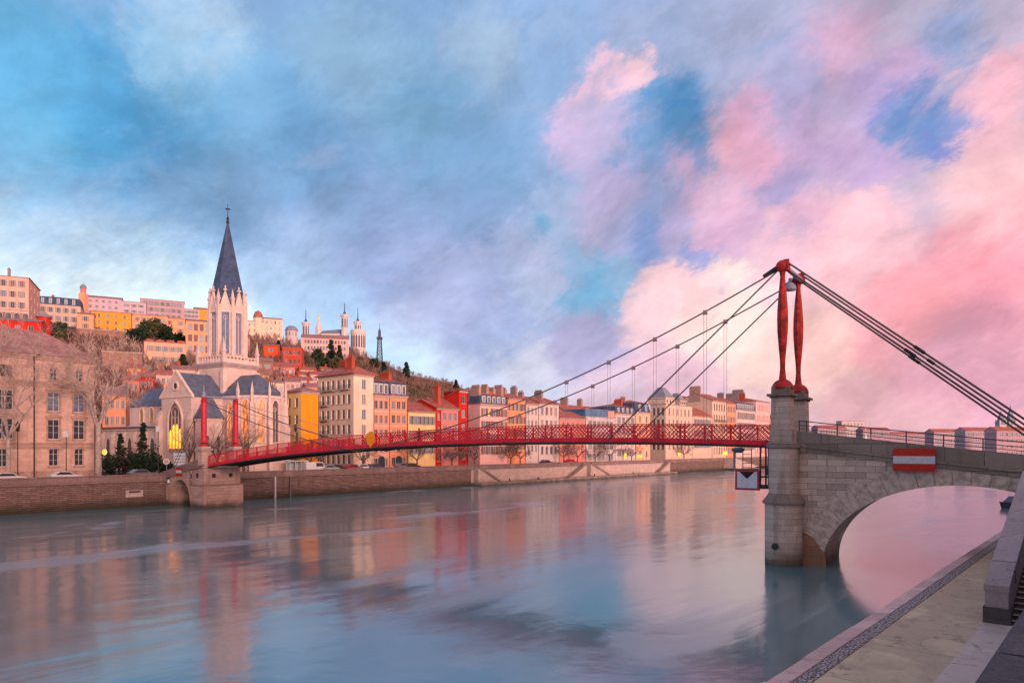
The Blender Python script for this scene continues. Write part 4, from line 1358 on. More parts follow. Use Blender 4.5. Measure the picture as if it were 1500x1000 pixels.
# belfry octagon with a face on the corner nearest the river
def octa(r, a0=0.0): return [(r*math.cos(a0 + math.pi/8 + i*math.pi/4), r*math.sin(a0 + math.pi/8 + i*math.pi/4)) for i in range(8)]
RB_ = 3.35
m = MB(); m.prism(octa(RB_), 26.105, 38.0)
m.prism(octa(RB_ + .3), 26.9, 27.7)
be = m.build('belfry', CS, ch)
sp_ = MB()
sp_.cone(octa(3.72), 38.05, (0, 0, 56.2))
spire = sp_.build('spire', SLATE_D, ch)
m = MB(); m.lathe([(.28, 55.2), (.34, 55.5), (.2, 55.8), (.3, 56.2), (.12, 56.6), (.06, 57.0), (.05, 59.2)], 8)
m.box(-.55, .55, -.06, .06, 58.1, 58.25); m.box(-.06, .06, -.55, .55, 58.1, 58.25)
m.build('cross', IRON, spire)
for i in range(8):
    a = i * math.pi / 4
    c, s = math.cos(a), math.sin(a)
    ap_ = RB_ * math.cos(math.pi/8)
    rz = a + math.pi/2
    lancet(be, c*(ap_ + .03), s*(ap_ + .03), 28.1, rz, 1.45, 9.3, GLASS2 if i % 2 else plain('louvre_blue', (.20, .21, .30), .7), True, 'window', .2)
    g = MB()   # gable over each light
    w = 1.28
    g.extr([(-w, 36.4), (w, 36.4), (0, 40.7)], -.35, -.02)
    g.extr([(-w - .12, 36.3), (-w + .10, 36.3), (.0, 40.35), (w - .10, 36.3), (w + .12, 36.3), (0, 40.95)], -.50, -.352)
    g.box(-.32, .32, -.62, -.05, 40.7, 41.0); g.box(-.12, .12, -.42, -.18, 41.0, 41.7)
    g.build('gable', CT, be, loc=(c*ap_, s*ap_, 0), rotz=rz)
    b = MB()
    x, y = RB_*1.04*math.cos(a + math.pi/8), RB_*1.04*math.sin(a + math.pi/8)
    b.box(x - .34, x + .34, y - .34, y + .34, 27.0, 37.4)
    pinnacle(b, x, y, 37.4, 41.2, .55)
    b.build('buttress', CT, be)
# transept towards the viewer's side: gable at x = -11.5
TX, TW, TE, TA = -11.5, 4.55, 19.0, 23.4
m = MB()
m.box(TX, -4.0, -TW, TW, G0, TE)
m.add([(TX, -TW, TE), (TX, TW, TE), (TX, 0, TA)], [(0, 2, 1)])
tr = m.build('transept', CS, ch)
def slope_roof(m, x0, x1, yw, ze, zt, o=.3, th=.18):
    for s in (-1, 1):
        k = (zt - ze) / yw
        q = [(x0, s*(yw + o), ze - o*k + .05), (x1, s*(yw + o), ze - o*k + .05), (x1, 0, zt + .05), (x0, 0, zt + .05)]
        f = [(3, 2, 1, 0), (4, 5, 6, 7), (0, 1, 5, 4), (1, 2, 6, 5), (3, 0, 4, 7)]
        m.add(q + [(a, b, c + th) for a, b, c in q], f if s < 0 else [g[::-1] for g in f])
m = MB(); slope_roof(m, TX + .35, -4.0, TW, TE, TA - .05)
m.build('roof', SLATE, tr)
m = MB()      # gable coping
for s in (-1, 1):
    m.add([(TX - .15, s*(TW + .45), TE - .4), (TX + .34, s*(TW + .45), TE - .4), (TX + .34, 0, TA + .12), (TX - .15, 0, TA + .12),
           (TX - .15, s*(TW + .45), TE + .05), (TX + .34, s*(TW + .45), TE + .05), (TX + .34, 0, TA + .62), (TX - .15, 0, TA + .62)],
          [(3, 2, 1, 0), (4, 5, 6, 7), (0, 1, 5, 4), (1, 2, 6, 5), (2, 3, 7, 6), (3, 0, 4, 7)] if s < 0 else [(0, 1, 2, 3), (7, 6, 5, 4), (4, 5, 1, 0), (5, 6, 2, 1), (6, 7, 3, 2), (7, 4, 0, 3)])
m.box(TX - .1, TX + .1, -.6, .6, TE - .35, TE - .15) 
m.box(TX - .18, TX, -TW - .2, TW + .2, TE - .30, TE - .02)
m.build('gable_coping', CT, tr)
m = MB(); m.box(-TW*0, 0, 0, 0, 0, 0)
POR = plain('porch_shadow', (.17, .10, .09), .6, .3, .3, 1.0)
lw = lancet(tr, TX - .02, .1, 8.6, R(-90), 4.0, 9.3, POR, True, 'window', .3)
for xx, hh in ((-1.45, 3.6), (-.5, 4.6), (.5, 4.7), (1.45, 3.8)):
    p_ = lancet_pts(.66, hh)
    q_ = MB(); q_.add([(a + xx, -.058, b + .35) for a, b in p_], [tuple(range(len(p_)))])
    q_.build('lit_pane', NAVEG, lw)
m = MB(); m.lathe([(.95, 0), (.95, .22), (.62, .22), (.62, .05)], 16)
oc = m.build('oculus', CT, tr, loc=(TX, 0, 20.9)); oc.rotation_euler = (0, R(-90), 0)
m = MB(); m.lathe([(.0, .06), (.62, .06)], 16); m.build('pane', DARKW, oc)
m = MB()
for y in (-TW - .1, TW + .1):
    m.box(TX - .9, TX + .1, y - .45, y + .45, G0, 14.5)
    m.extr([(TX - .9, 14.5), (TX + .1, 14.5), (TX + .1, 16.4)], y - .45, y + .45)
m.build('buttress', CS, tr)
# choir and apse towards the river
CE, CA = 19.3, 23.7
m = MB()
RA, CYA = 4.7, -9.5
apse = [(-RA, CYA)] + [(-RA*math.cos(a), CYA - RA*math.sin(a)) for a in (math.pi/5, 2*math.pi/5, 3*math.pi/5, 4*math.pi/5)] + [(RA, CYA)]
poly = apse + [(RA, -4.0), (-RA, -4.0)]
m.prism(poly, G0, CE)
chz = m.build('choir', CS, ch)
m = MB()
e = 1.07
ro = [(x*e, (y - CYA)*e + CYA) for x, y in apse]
zb = CE + .03
A_ = (0, CYA, CA)
for p, q in zip(ro, ro[1:]): m.add([(*p, zb), (*q, zb), A_], [(0, 1, 2)])
for s in (-1, 1):
    q = [(s*RA*e, CYA, zb), (s*RA*e, -4.0, zb), (0, -4.0, CA), A_]
    m.add(q, [(0, 3, 2, 1)] if s < 0 else [(0, 1, 2, 3)])
m.add([(*p, zb - .02) for p in ro] + [(RA*e, -4, zb - .02), (-RA*e, -4, zb - .02)], [tuple(range(8))])
m.build('roof', SLATE, chz)
m = MB()
m.prism([(x*1.05, (y - CYA)*1.05 + CYA) for x, y in apse] + [(RA*1.05, -4.0), (-RA*1.05, -4.0)], CE - .5, CE - .05)
m.build('cornice', CT, chz)
m = MB()
m.prism([(x*1.03, (y - CYA)*1.03 + CYA) for x, y in apse] + [(RA*1.03, -4.0), (-RA*1.03, -4.0)], 9.2, 9.6)
m.build('string_course', CT, chz)
lits = [LITO, LITO, DARKW, DARKW, DARKW]
for i, (p, q) in enumerate(zip(apse, apse[1:])):
    mx, my = (p[0] + q[0])/2, (p[1] + q[1])/2
    lancet(chz, mx, my, 10.2, outward(p, q), 1.35, 8.2, lits[i], True, 'window', .26)
lancet(chz, -RA, -7.0, 10.2, R(-90), 1.3, 7.6, LITO, True, 'window', .24)
for i, (x, y) in enumerate(apse):
    d = Vector((x, y - CYA)).normalized()
    b = MB()
    b.box(-.36, .36, -1.2, .1, G0, 13.2); b.extr([(-.36, 13.2), (.36, 13.2), (.36, 13.6), (-.36, 13.6)], -.9, .1)
    b.box(-.33, .33, -.72, .1, 13.6, 17.8)
    b.box(-.44, .44, -.8, .08, 13.604, 13.75)
    b.box(-.22, .22, -.55, -.1, 17.8, 19.9)
    b.cone([(-.26, -.6), (.26, -.6), (.26, -.06), (-.26, -.06)], 19.9, (0, -.33, 22.0))
    b.build('buttress', CT, chz, loc=(x, y, 0), rotz=math.atan2(d.y, d.x) + math.pi/2)
# polygonal stair chapel with slate cap between transept and choir
TC = (-9.3, -6.9)
oc8 = [(TC[0] + 2.5*math.cos(a), TC[1] + 2.5*math.sin(a)) for a in [i*math.pi/4 + math.pi/8 for i in range(8)]]
m = MB(); m.prism(oc8, G0, 14.6); m.prism([(TC[0] + (x - TC[0])*1.06, TC[1] + (y - TC[1])*1.06) for x, y in oc8], 14.1, 14.604)
cp_ = m.build('chapel', CS, ch)
MB().cone([(TC[0] + (x - TC[0])*1.14, TC[1] + (y - TC[1])*1.14) for x, y in oc8], 14.61, (*TC, 19.6)).build('roof', SLATE, cp_)
for i in (4, 5, 6, 7):
    a = i*math.pi/4 + math.pi/4
    lancet(cp_, TC[0] + 2.33*math.cos(a), TC[1] + 2.33*math.sin(a), 7.4, a + math.pi/2, .8, 4.0, LITO if i == 7 else DARKW, False, 'window', .16)
# nave and its lower side aisle
m = MB(); m.box(-5.0, 5.0, 4.0, 26.0, G0, 18.2)
nv = m.build('nave', CS, ch)
m = MB()
for s in (-1, 1):
    k = 3.9 / 5.0
    q = [(s*5.35, 4.0, 18.25 - .35*k), (s*5.35, 26.3, 18.25 - .35*k), (0, 26.3, 22.15), (0, 4.0, 22.15)]
    f = [(0, 3, 2, 1), (4, 5, 6, 7), (0, 1, 5, 4), (1, 2, 6, 5), (3, 0, 4, 7)]
    m.add(q + [(a, b, c + .18) for a, b, c in q], f if s < 0 else [g[::-1] for g in f])
m.build('roof', SLATE, nv)
for y in (7.0, 10.6, 14.2, 17.8, 21.4):
    lancet(nv, -5.02, y, 14.4, R(-90), 1.3, 3.3, glow('dim_church_light', (.75, .30, .03), .30, (.2, .08, .03)), False, 'window', .18)
m = MB(); m.box(-11.3, -5.02, 5.3, 25.0, G0, 12.6)
m.extr([(-11.3, 12.6), (-5.02, 12.6), (-5.02, 14.0)], 5.3, 25.0)
m.box(-11.55, -11.0, 5.2, 25.2, 12.605, 13.1)
ai = m.build('aisle', CS, ch)
MB().box(-12.0, -11.1, 5.1, 25.3, 13.104, 13.35).build('roof', SLATE, ai)
for y in (7.6, 11.4, 15.2, 19.0, 22.8):
    lancet(ai, -11.32, y, 5.6, R(-90), 1.7, 5.6, DARKW, False, 'window', .25)
    m = MB(); m.box(-12.1, -11.3, y + 1.6, y + 2.2, G0, 11.6); m.extr([(-12.1, 11.6), (-11.3, 11.6), (-11.3, 12.5)], y + 1.6, y + 2.2)
    m.build('buttress', CS, ai)

# ------------------------------------------------------------------ sandstone building at the near end of the far quay
SS = ashlar('sandstone', (.66, .42, .335), 1.0, .45, (.46, .29, .23), .14, .6, .012, .008)
SS_T = plain('sandstone_trim', (.42, .265, .215), .8, .2, .22, 1.2)  # trim darker than the wall, cornice shade put into its colour
Ys = 103.5
sb = None
A, B = seg(50, Ys, 138)
def sand_wing(A, B, label, wcols, name, jut):
    dx_, dy_ = B[0] - A[0], B[1] - A[1]; L = math.hypot(dx_, dy_)
    t_ = thing(name, label, 'building', (A[0], A[1], 0), math.atan2(dy_, dx_))
    zE = 23.2
    rects = []
    xs_ = wcols(L)
    RW = [(5.0 + 1.35, 2.6, 'arch'), (10.45, 3.0, 'ped'), (14.75, 2.9, 'plain'), (19.6, 1.75, 'attic')]
    for x, w in xs_:
        for z, h, k in RW:
            w_ = w * (.62 if k == 'attic' else .8 if k == 'arch' else 1)
            if w > 2 and k == 'attic': w_ = w*.95
            if w > 2 and k == 'arch': w_ = 1.35
            rects.append((x - w_/2, x + w_/2, z, z + h))
    mb = MB(); wall_cut(mb, (0, 0), (1, 0), (0, 1), L, ROAD_Z, zE, rects, .32)
    D = 13
    mb.quad((0, D, ROAD_Z), (0, 0, ROAD_Z), (0, 0, zE), (0, D, zE)); mb.quad((L, 0, ROAD_Z), (L, D, ROAD_Z), (L, D, zE), (L, 0, zE))
    mb.quad((L, D, ROAD_Z), (0, D, ROAD_Z), (0, D, zE), (L, D, zE))
    mb.build('wall', SS, t_)
    class _T:
        def box(s, *a): MB().box(*a).build('moulding', SS_T, t_)
    tm = _T()
    tm.box(-.1, L + .1, -.45, .0, zE - .35, zE - .02); tm.box(-.05, L + .05, -.30, .0, zE - .7, zE - .353)
    tm.box(-.02, L + .02, -.30, -.003, 18.9, 19.25); tm.box(-.02, L + .02, -.18, -.003, 18.4, 18.897)
    tm.box(-.02, L + .02, -.22, -.003, 9.6, 9.95); tm.box(-.02, L + .02, -.12, -.003, 9.0, 9.4)
    tm.box(-.02, L + .02, -.15, -.003, ROAD_Z, 5.6)
    for x, w in xs_:
        for z, h, k in RW:
            big = w > 2
            w_ = w * (.62 if k == 'attic' else .8 if k == 'arch' else 1)
            if big and k == 'attic': w_ = w*.95
            if big and k == 'arch': w_ = 1.35
            gl = GLASS2 if k == 'plain' else GLASS
            if big and k != 'arch':
                m = win_mesh(w_, h, 'cross', FRAME if k != 'attic' else FRAME_D, GLASS if k != 'attic' else plain('dark_loggia', (.09, .05, .045), .8), None, sill=False)
            else:
                m = win_mesh(w_, h, 'cross', FRAME, gl, None, sill=False)
            wo2 = put_window(m, t_, x, .26, z)
            s_ = MB()
            s_.box(-w_/2 - .2, w_/2 + .2, -.18 - .26, -.263, -.25, -.02)
            if k in ('ped', 'plain'):
                s_.box(-w_/2 - .35, w_/2 + .35, -.26 - .30, -.263, h + .28, h + .52)
                s_.box(-w_/2 - .2, -w_/2 - .01, -.38, -.263, -.02, h + .28); s_.box(w_/2 + .01, w_/2 + .2, -.38, -.263, -.02, h + .28)
            if k == 'ped': s_.extr([(-w_/2 - .4, h + .523), (w_/2 + .4, h + .523), (0, h + 1.1)], -.52, -.263)
            if k == 'arch':
                pts = [(math.cos(a)*(w_/2 + .02), h - .45 + math.sin(a)*.5) for a in [math.pi*i/10 for i in range(11)]]
                s_.extr([(w_/2 + .02, h + .02)] + pts + [(-w_/2 - .02, h + .02)], -.29, -.18) if False else None
                po = [(math.cos(a)*(w_/2 + .28), h - .15 + math.sin(a)*.62) for a in [math.pi*i/10 for i in range(11)]]
                pi_ = [(math.cos(a)*(w_/2), h - .28 + math.sin(a)*.5) for a in [math.pi*i/10 for i in range(11)]]
                n_ = 11
                s_.add([(a, -.36, b) for a, b in po] + [(a, -.36, b) for a, b in pi_] + [(a, -.20, b) for a, b in po] + [(a, -.20, b) for a, b in pi_],
                       [f for i in range(n_ - 1) for f in ((i, i+1, n_+i+1, n_+i), (n_+i, n_+i+1, 3*n_+i+1, 3*n_+i), (i+1, i, 2*n_+i, 2*n_+i+1))])
            s_.build('surround', SS_T, wo2)
    i_ = 6.0
    rb = MB()
    zz = zE + .02
    c = [(-.5, -.7, zz), (L + .5, -.7, zz), (L + .5, D + .5, zz), (-.5, D + .5, zz)]
    r0, r1 = (i_ if jut else 0.2, D/2, zz + 4.6), (L - (0.3 if jut else i_*.9), D/2, zz + 4.6)
    rb.add(c + [r0, r1], [(0, 1, 5, 4), (1, 2, 5), (2, 3, 4, 5), (3, 0, 4), (3, 2, 1, 0)])
    rb.build('roof', BTILE, t_)
    return t_
sand_wing(A, B, 'sandstone palace wing with pedimented windows and four storeys behind bare plane tree', lambda L: [(L*.315, 1.55), (L*.74, 1.55)], 'sandstone_building', False)
x0, y0 = A
A2 = (x0 - rx*13.5 - .35*bx*0 + .5*(-bx), y0 - ry*13.5 + .5*(-by)); B2 = (x0 - rx*.02 + .5*(-bx), y0 - ry*.02 + .5*(-by))
w2 = sand_wing(A2, B2, 'sandstone palace wing with wide triple windows cut by the frame edge', lambda L: [(L*.28, 2.6), (L*.70, 2.6)], 'sandstone_building', True)
pd = MB().path([(0, 0, ROAD_Z), (0, 0, 23)], .09, 6).build('drainpipe', IRON, w2, loc=(13.2, -.65, 0))

# ------------------------------------------------------------------ the riverside row, from the church upstream
PEACH = W('peach', 238, 178, 150); CREAM = W('cream', 238, 202, 178); PALEY = W('pale_yellow', 246, 200, 140); OCHRE = W('ochre', 244, 150, 34, var=.06)
PINK = W('pink', 236, 180, 172); ORANGE = W('orange', 238, 152, 112); REDW = W('vivid_red', 200, 44, 36, var=.08); WHITE = W('white', 208, 186, 180); CREAM2 = W('dull_cream', 216, 184, 164); GREYW = W('grey', 196, 182, 180)
ROSE = W('rose', 214, 132, 122); SALM = W('salmon', 238, 160, 134); BROWNW = W('brown', 156, 110, 92); LILAC = W('lilac', 202, 174, 184)
yh = cornered(417, 441, 467, 13, 573, 'ochre yellow house beside the church, its river side a blank wall', floors=5, cols=0, wall=PALEY, roof='hip', roofmat=BTILE, rise=1.0, left=2, ww=1.1, wh=1.9, f0=3.5, shut=None)
lw_ = max(v.co.x for v in yh.children[0].data.vertices)
MB().box(.01, lw_ - .01, -.06, -.003, ROAD_Z, yh['z1'] - .02).build('blank_front', OCHRE, yh)
t_ = cornered(466, 518, 548, 14, 547, 'tall cream corner house with iron balconies and red hipped roof', floors=6, cols=1, wall=CREAM, roof='hip', rise=2.0, left=6, ww=1.15, wh=2.1, f0=3.35, right=0,
         balcony=[(0, 0, 2, 1), (1, 0, 1, 1), (2, 0, 1, 1), (3, 0, 1, 1), (0, 4, 5, 1)], chim=[(.3, .25, 2.0, 1.6), (.75, .7, 2.4, 1.5)], over=.7, skip=())
row(546, 571, 14.2, 578, 'salmon house with red mansard dormers next to the cream corner house', floors=5, cols=3, wall=SALM, roof='mansard', roofmat=RTILE, rise=3.3, f0=3.3, ww=1.1, wh=1.9, bands=CT, chim=[(.5, .6, 3.2, 1.6)], ground='arch')
row(571.2, 597, 14.2, 579, 'orange house with dark mansard dormers and tall brick chimney slab', floors=5, cols=3, wall=ORANGE, roof='mansard', roofmat=RTILE, rise=3.2, f0=3.3, ww=1.1, wh=1.9, bands=CT, chim=[(.6, .5, 3.4, 2.2)], ground='arch')
row(598, 639, 14, 601, 'low pale yellow house with red tiled roof and grouped windows', floors=4, cols=6, wall=PALEY, roof='gable', rise=2.4, f0=3.5, ww=1.0, wh=2.0, chim=[(.15, .75, 2, 1.2), (.5, .8, 3, 1.4), (.72, .75, 2, 1.4)], D=12, shut=SHUT_GR)
row(639.3, 646, 13.6, 597, 'narrow crimson house squeezed beside the glazed stair front', floors=4, cols=1, wall=REDW, roof='gable', rise=2.2, f0=3.4, ww=.9, wh=1.7)
row(646.2, 672, 14, 597, 'rose house with pale blue glazed bay and crimson chimney', floors=5, cols=3, wall=ROSE, roof='gable', rise=2.6, f0=3.3, ww=1.1, wh=1.9, chim=[(.12, .2, 1.6, 2.6)], lit=(), glass=GLASS2)
cornered(650, 672.4, 685, 14, 572, 'tall bright red house with blank red side gable', floors=6, cols=1, wall=REDW, roof='shed', rise=-1.8, f0=3.6, ww=1.3, wh=2.0, left=0)
t_ = cornered(686, 703, 744, 14, 591, 'pink mansard house with grey slate attic and row of tall chimneys', floors=5, cols=5, wall=PINK, roof='mansard', roofmat=RTILE, rise=2.6, f0=3.4, ww=1.2, wh=2.1, lit=((0, 1),), chim=[(.06, .5, 3, 1.8), (.36, .5, 2.4, 2.2), (.62, .55, 2.4, 1.6), (.86, .5, 3, 2.4)], chmat=CHIM_P, shut=SHUT_BR)
row(744.3, 770, 14, 583, 'orange house with plain eaves between pink mansard and white house', floors=5, cols=4, wall=ORANGE, roof='gable', rise=1.8, f0=3.7, ww=1.1, wh=2.0, chim=[(.5, .5, 2.8, .9)], chmat=CHIM_P, shut=SHUT_BR)
row(770.3, 789, 14, 590, 'narrow white house with small windows beside the orange house', floors=5, cols=3, wall=WHITE, roof='gable', rise=2.2, f0=3.6, ww=.9, wh=1.9, chim=[(.2, .5, 2, 2.4), (.75, .5, 1.6, 1.2)], chmat=CHIM_G)
row(789.3, 819, 14, 589, 'white house with open attic loggia and grey chimney', floors=6, cols=4, wall=WHITE, roof='gable', rise=1.8, f0=3.9, ww=1.2, wh=2.4, chim=[(.55, .4, 2.8, 1.6)], chmat=CHIM_G, over=.7, shut=None)
row(819.4, 858, 14, 611, 'low rose house under higher red roofs', floors=4, cols=5, wall=ROSE, roof='gable', rise=2.2, f0=3.6, ww=1.0, wh=1.9, chim=[(.3, .8, 2, 1.6), (.7, .8, 2, 1.0)])
row(830, 884, 26, 602, 'red roofed house standing behind the glazed attic', floors=3, cols=0, wall=PEACH, roof='gable', rise=2.6, D=12, chim=[(.3, .5, 3, 2.0), (.72, .5, 2, 2.2)], chmat=CHIM_P)
t_ = row(858.3, 901, 14, 610, 'grey white house with a blue glazed modern attic', floors=4, cols=6, wall=GREYW, roof='flat', roofmat=ZINC, f0=3.6, ww=1.0, wh=2.1, D=12)
L_ = 12.0
# glazed attic set on the flat roof
z1_ = t_['z1']
q = [c for c in t_.children if c.name.startswith('roof')][0]
A_, B_ = seg(858.3, (143.4 + 1.31*14)/(.846 - U(858.3)), 901)
L_ = math.hypot(B_[0] - A_[0], B_[1] - A_[1])
m = MB()
m.box(.3, L_*.78, .4, 9, z1_ + .29, z1_ + 2.3)
m.box(.0, L_ + .1, .1, 10, z1_ + 2.304, z1_ + 2.6, 1)
m.box(L_*.783, L_, .3, 9, z1_ + .29, z1_ + 2.3, 2)
for k in range(9): m.box(.3 + k*L_*.09, .36 + k*L_*.09, .36, .40, z1_ + .29, z1_ + 2.3, 1)
m.build('glazed_attic', [plain('blue_glass', (.06, .16, .30), .12, .6, .4, .5), ZINC, SALM], q)
row(901.5, 931, 14, 605, 'white house with dark slate mansard beyond the glazed attic', floors=4, cols=4, wall=WHITE, roof='mansard', roofmat=RTILE, rise=2.4, f0=3.7, ww=1.1, wh=2.2, chim=[(.8, .5, 3, 2.6)])
row(931.5, 953, 14, 603, 'peach house with round dormer gable and red roof', floors=4, cols=2, wall=PEACH, roof='mansard', roofmat=RTILE, rise=3.4, f0=4.2, ww=1.2, wh=2.3, chim=[(.2, .6, 2, 1.8)], chmat=CHIM_P)
t_ = cornered(953, 975, 1014, 14, 592, 'ornate cream mansion with two grey pyramid roofed pavilions', floors=5, cols=6, wall=CREAM2, roof='flat', roofmat=ZINC, left=3, f0=4.4, ww=1.2, wh=2.8, bands=CT, name='mansion')
def pav(t_, x0, x1, y0, y1, z0, z1, za, wallm):
    m = MB(); m.box(x0, x1, y0, y1, z0, z1)
    m.box(x0 - .3, x1 + .3, y0 - .3, y1 + .3, z1 + .003, z1 + .4)
    p = m.build('pavilion', wallm, t_)
    m = MB()
    k = (x1 - x0)*.36
    m.prism([(x0 - .1, y0 - .1), (x1 + .1, y0 - .1), (x1 + .1, y1 + .1), (x0 - .1, y1 + .1)], z1 + .404, za, 0, [(x0 + k, y0 + k), (x1 - k, y0 + k), (x1 - k, y1 - k), (x0 + k, y1 - k)])
    m.build('pavilion_roof', ZINC, p)
    for i in range(3):
        m = MB(); xx = x0 + (x1 - x0)*(i + .5)/3
        m.box(xx - .4, xx + .4, y0 - .06, y0 - .01, z0 + .4, z0 + 1.5); m.build('attic_window', GLASS, p)
z1_ = t_['z1']
A_, B_ = seg(975, (143.4 + 1.31*14)/(.846 - U(975)), 1014)
Lm = math.hypot(B_[0] - A_[0], B_[1] - A_[1])
pav(t_, 0.02, 7.5, 0.02, 7.5, z1_ + .3, z1_ + 2.3, z1_ + 6.8, CREAM2)
pav(t_, Lm*.52, Lm*.52 + 5, .02, 5.5, z1_ + .3, z1_ + 1.6, z1_ + 5.2, CREAM2)
row(1014.5, 1043, 14, 608, 'low pinkish house with broad orange tiled roof', floors=3, cols=6, wall=CREAM2, roof='gable', rise=3.6, f0=4.6, ww=1.3, wh=2.6, D=14, chim=[(.1, .5, 3, 2.5)])
row(1020, 1042, 24, 588, 'grey party wall house with chimney stack behind orange roof', floors=4, cols=0, wall=GREYW, roof='shed', rise=3.5, D=12, chim=[(.5, .5, 5, 1.5)], chmat=CHIM_G)
row(1043.4, 1064, 14, 586, 'tall pale house with iron balconies and red roof slope', floors=6, cols=5, wall=CREAM2, roof='gable', rise=3.4, f0=4.7, ww=1.4, wh=3.0, D=16, chim=[(.02, .5, 5, 2.4)], chmat=CHIM_P, balcony=[(1, 0, 4, 0), (3, 0, 4, 0)])
row(1064.3, 1078, 14, 590, 'narrow orange house in the far row of pale houses', floors=5, cols=3, wall=ORANGE, roof='gable', rise=2.6, f0=4.6, ww=1.2, wh=2.6, chim=[(.6, .5, 3, 2)], chmat=CHIM_G)
row(1078.3, 1107, 14, 599, 'long white house with dark dormered mansard near the far end', floors=5, cols=9, wall=WHITE, roof='mansard', roofmat=BTILE, rise=3.4, f0=4.7, ww=1.3, wh=3.0)
row(1080, 1106, 30, 590, 'grey brown house with massive chimney stacks rising behind the white mansard', floors=4, cols=0, wall=GREYW, roof='gable', rise=2.5, D=14, chim=[(.3, .4, 7, 2.6), (.6, .4, 6, 5), (.8, .5, 6, 4)], chmat=CHIM_G)
row(1107.4, 1127.5, 14, 587, 'last pink house of the riverside row before the pier', floors=6, cols=6, wall=PINK, roof='hip', rise=2.0, f0=5.2, ww=1.4, wh=3.2, D=16, left=3, chim=[(.15, .5, 3, 1.6)])
row(1128.5, 1150, 16, 612, 'low peach house half hidden behind the stone pillar', floors=4, cols=5, wall=PEACH, roof='gable', rise=2, f0=4.6, ww=1.4, wh=2.6)
# ------------------------------------------------------------------ hillside houses
def hillh(px0, px1, y_base, y_eave, label, d=(rx, ry), dY=0.0, sink=4.0, **kw):
    Y, z = ground_hit((px0 + px1)/2, y_base)
    Y += dY
    um, u0 = U((px0 + px1)/2), U(px0)
    # put the sight line px0 so that the facade's middle lies near Y
    A, B = seg(px0, Y, px1, d)
    sh = Y - (A[1] + B[1])/2
    A, B = seg(px0, Y + sh, px1, d)
    return house(label, A, B, z - sink, ZY(y_eave, A[1]), **kw)
FLAT = (.90, .436)
FL2 = (.98, .2)
PEACH2 = W('warm_peach', 240, 164, 128); SAND = W('sand', 206, 176, 158); PINKG = W('pinkish_grey', 206, 166, 160); ORW = W('amber', 238, 158, 62)
g = 'hill houses'
t_ = hillh(-20, 42, 478, 402, 'tall pink seminary block with arched ground floor on the hilltop', FLAT, floors=5, cols=4, wall=W('old_rose', 226, 176, 160), roof='hip', roofmat=BTILE, rise=1.0, f0=4.6, ww=1.4, wh=2.6, D=26, right=3, over=.4, name='hill_house', chim=[(.5, .1, 1.2, 2.6)], chmat=CHIM_G)
hillh(40, 118, 474, 443, 'long beige hilltop house with black mansard and white dormers', FLAT, floors=3, cols=6, wall=SAND, roof='mansard', roofmat=SLATE_D, rise=3.8, f0=4.2, ww=1.3, wh=2.4, D=14, name='hill_house', chim=[(.45, .3, 1.4, 1.2)])
t_ = hillh(113, 137, 485, 459, 'small amber hill house with open dark porch', FLAT, floors=2, cols=1, wall=PEACH2, roof='gable', roofmat=BTILE, rise=1.2, f0=3.6, ww=1.6, wh=2.2, D=9, name='hill_house')
hillh(135, 192, 484, 455, 'amber yellow hill house on the brown retaining wall', FLAT, floors=3, cols=4, wall=ORW, roof='shed', roofmat=BTILE, rise=.8, f0=3.4, ww=1.2, wh=1.9, D=10, name='hill_house')
hillh(124, 178, 470, 434, 'pale pink chapel house with low roof and small arched windows', FLAT, floors=3, cols=5, wall=LILAC, roof='gable', roofmat=BTILE, rise=2.6, f0=4.0, ww=1.0, wh=1.6, D=18, dY=25, name='hill_house')
sem = [o for o in scene.objects if o.get('label', '').startswith('tall pink seminary')][0]
ls_ = max(v.co.x for v in sem.children[0].data.vertices); zs_ = sem['z1']
MB().box(.05, ls_ - .05, -.25, -.003, zs_ - 14.3, zs_ - 13.9).build('string_course', STONE_SILL, sem)
for k in range(5):
    xx = ls_*(k + .5)/5
    pts = [(-1.0, 0), (1.0, 0)] + [(math.cos(a), 3.0 + math.sin(a)) for a in [math.pi*i/8 for i in range(9)]]
    m = MB(); m.extr([(a*1.3, b + (.3 if b > .1 else 0)) for a, b in pts], -.2, -.003, 1); m.extr(pts, -.24, -.203, 0)
    m.build('arched_window', [GLASS, STONE_SILL], sem, loc=(xx, 0, zs_ - 19.5))
# slim domed tower
Y, z = ground_hit(122, 474); Y += 26; X = PX(122, Y)
tt = thing('bell_tower', 'slim brick bell tower with small dark dome on the hill skyline', 'tower', (X, Y, 0))
MB().box(-2.0, 2.0, -2.0, 2.0, z - 4, ZY(430, Y)).build('wall', PEACH2, tt)
zt = ZY(430, Y)
MB().lathe([(1.7, zt + .003), (1.7, zt + 3.2), (2.0, zt + 3.3), (2.0, zt + 3.6)], 10).build('lantern', ROSE, tt)
MB().lathe([(1.9, zt + 3.604), (2.0, zt + 4.4), (1.5, zt + 5.6), (.5, zt + 6.3), (.1, zt + 6.5), (.07, zt + 8.2)], 10).build('dome', ZINC, tt)
hillh(-30, 60, 505, 466, 'vivid red hill house with a long low roof', FLAT, floors=2, cols=4, wall=REDW, roof='gable', roofmat=BTILE, rise=1.5, f0=4.2, ww=1.6, wh=2.0, D=12, dY=-4, name='hill_house')
Y, z = ground_hit(64, 503); Y -= 6; X = PX(64, Y)
tt = thing('turret', 'round red turret with grey conical roof beside the red hill house', 'tower', (X, Y, 0))
zt = ZY(465, Y)
MB().lathe([(2.35, z - 4), (2.35, zt)], 14).build('wall', REDW, tt)
MB().lathe([(2.9, zt + .003), (2.7, zt + .3), (.1, ZY(456, Y))], 14).build('roof', ZINC, tt)
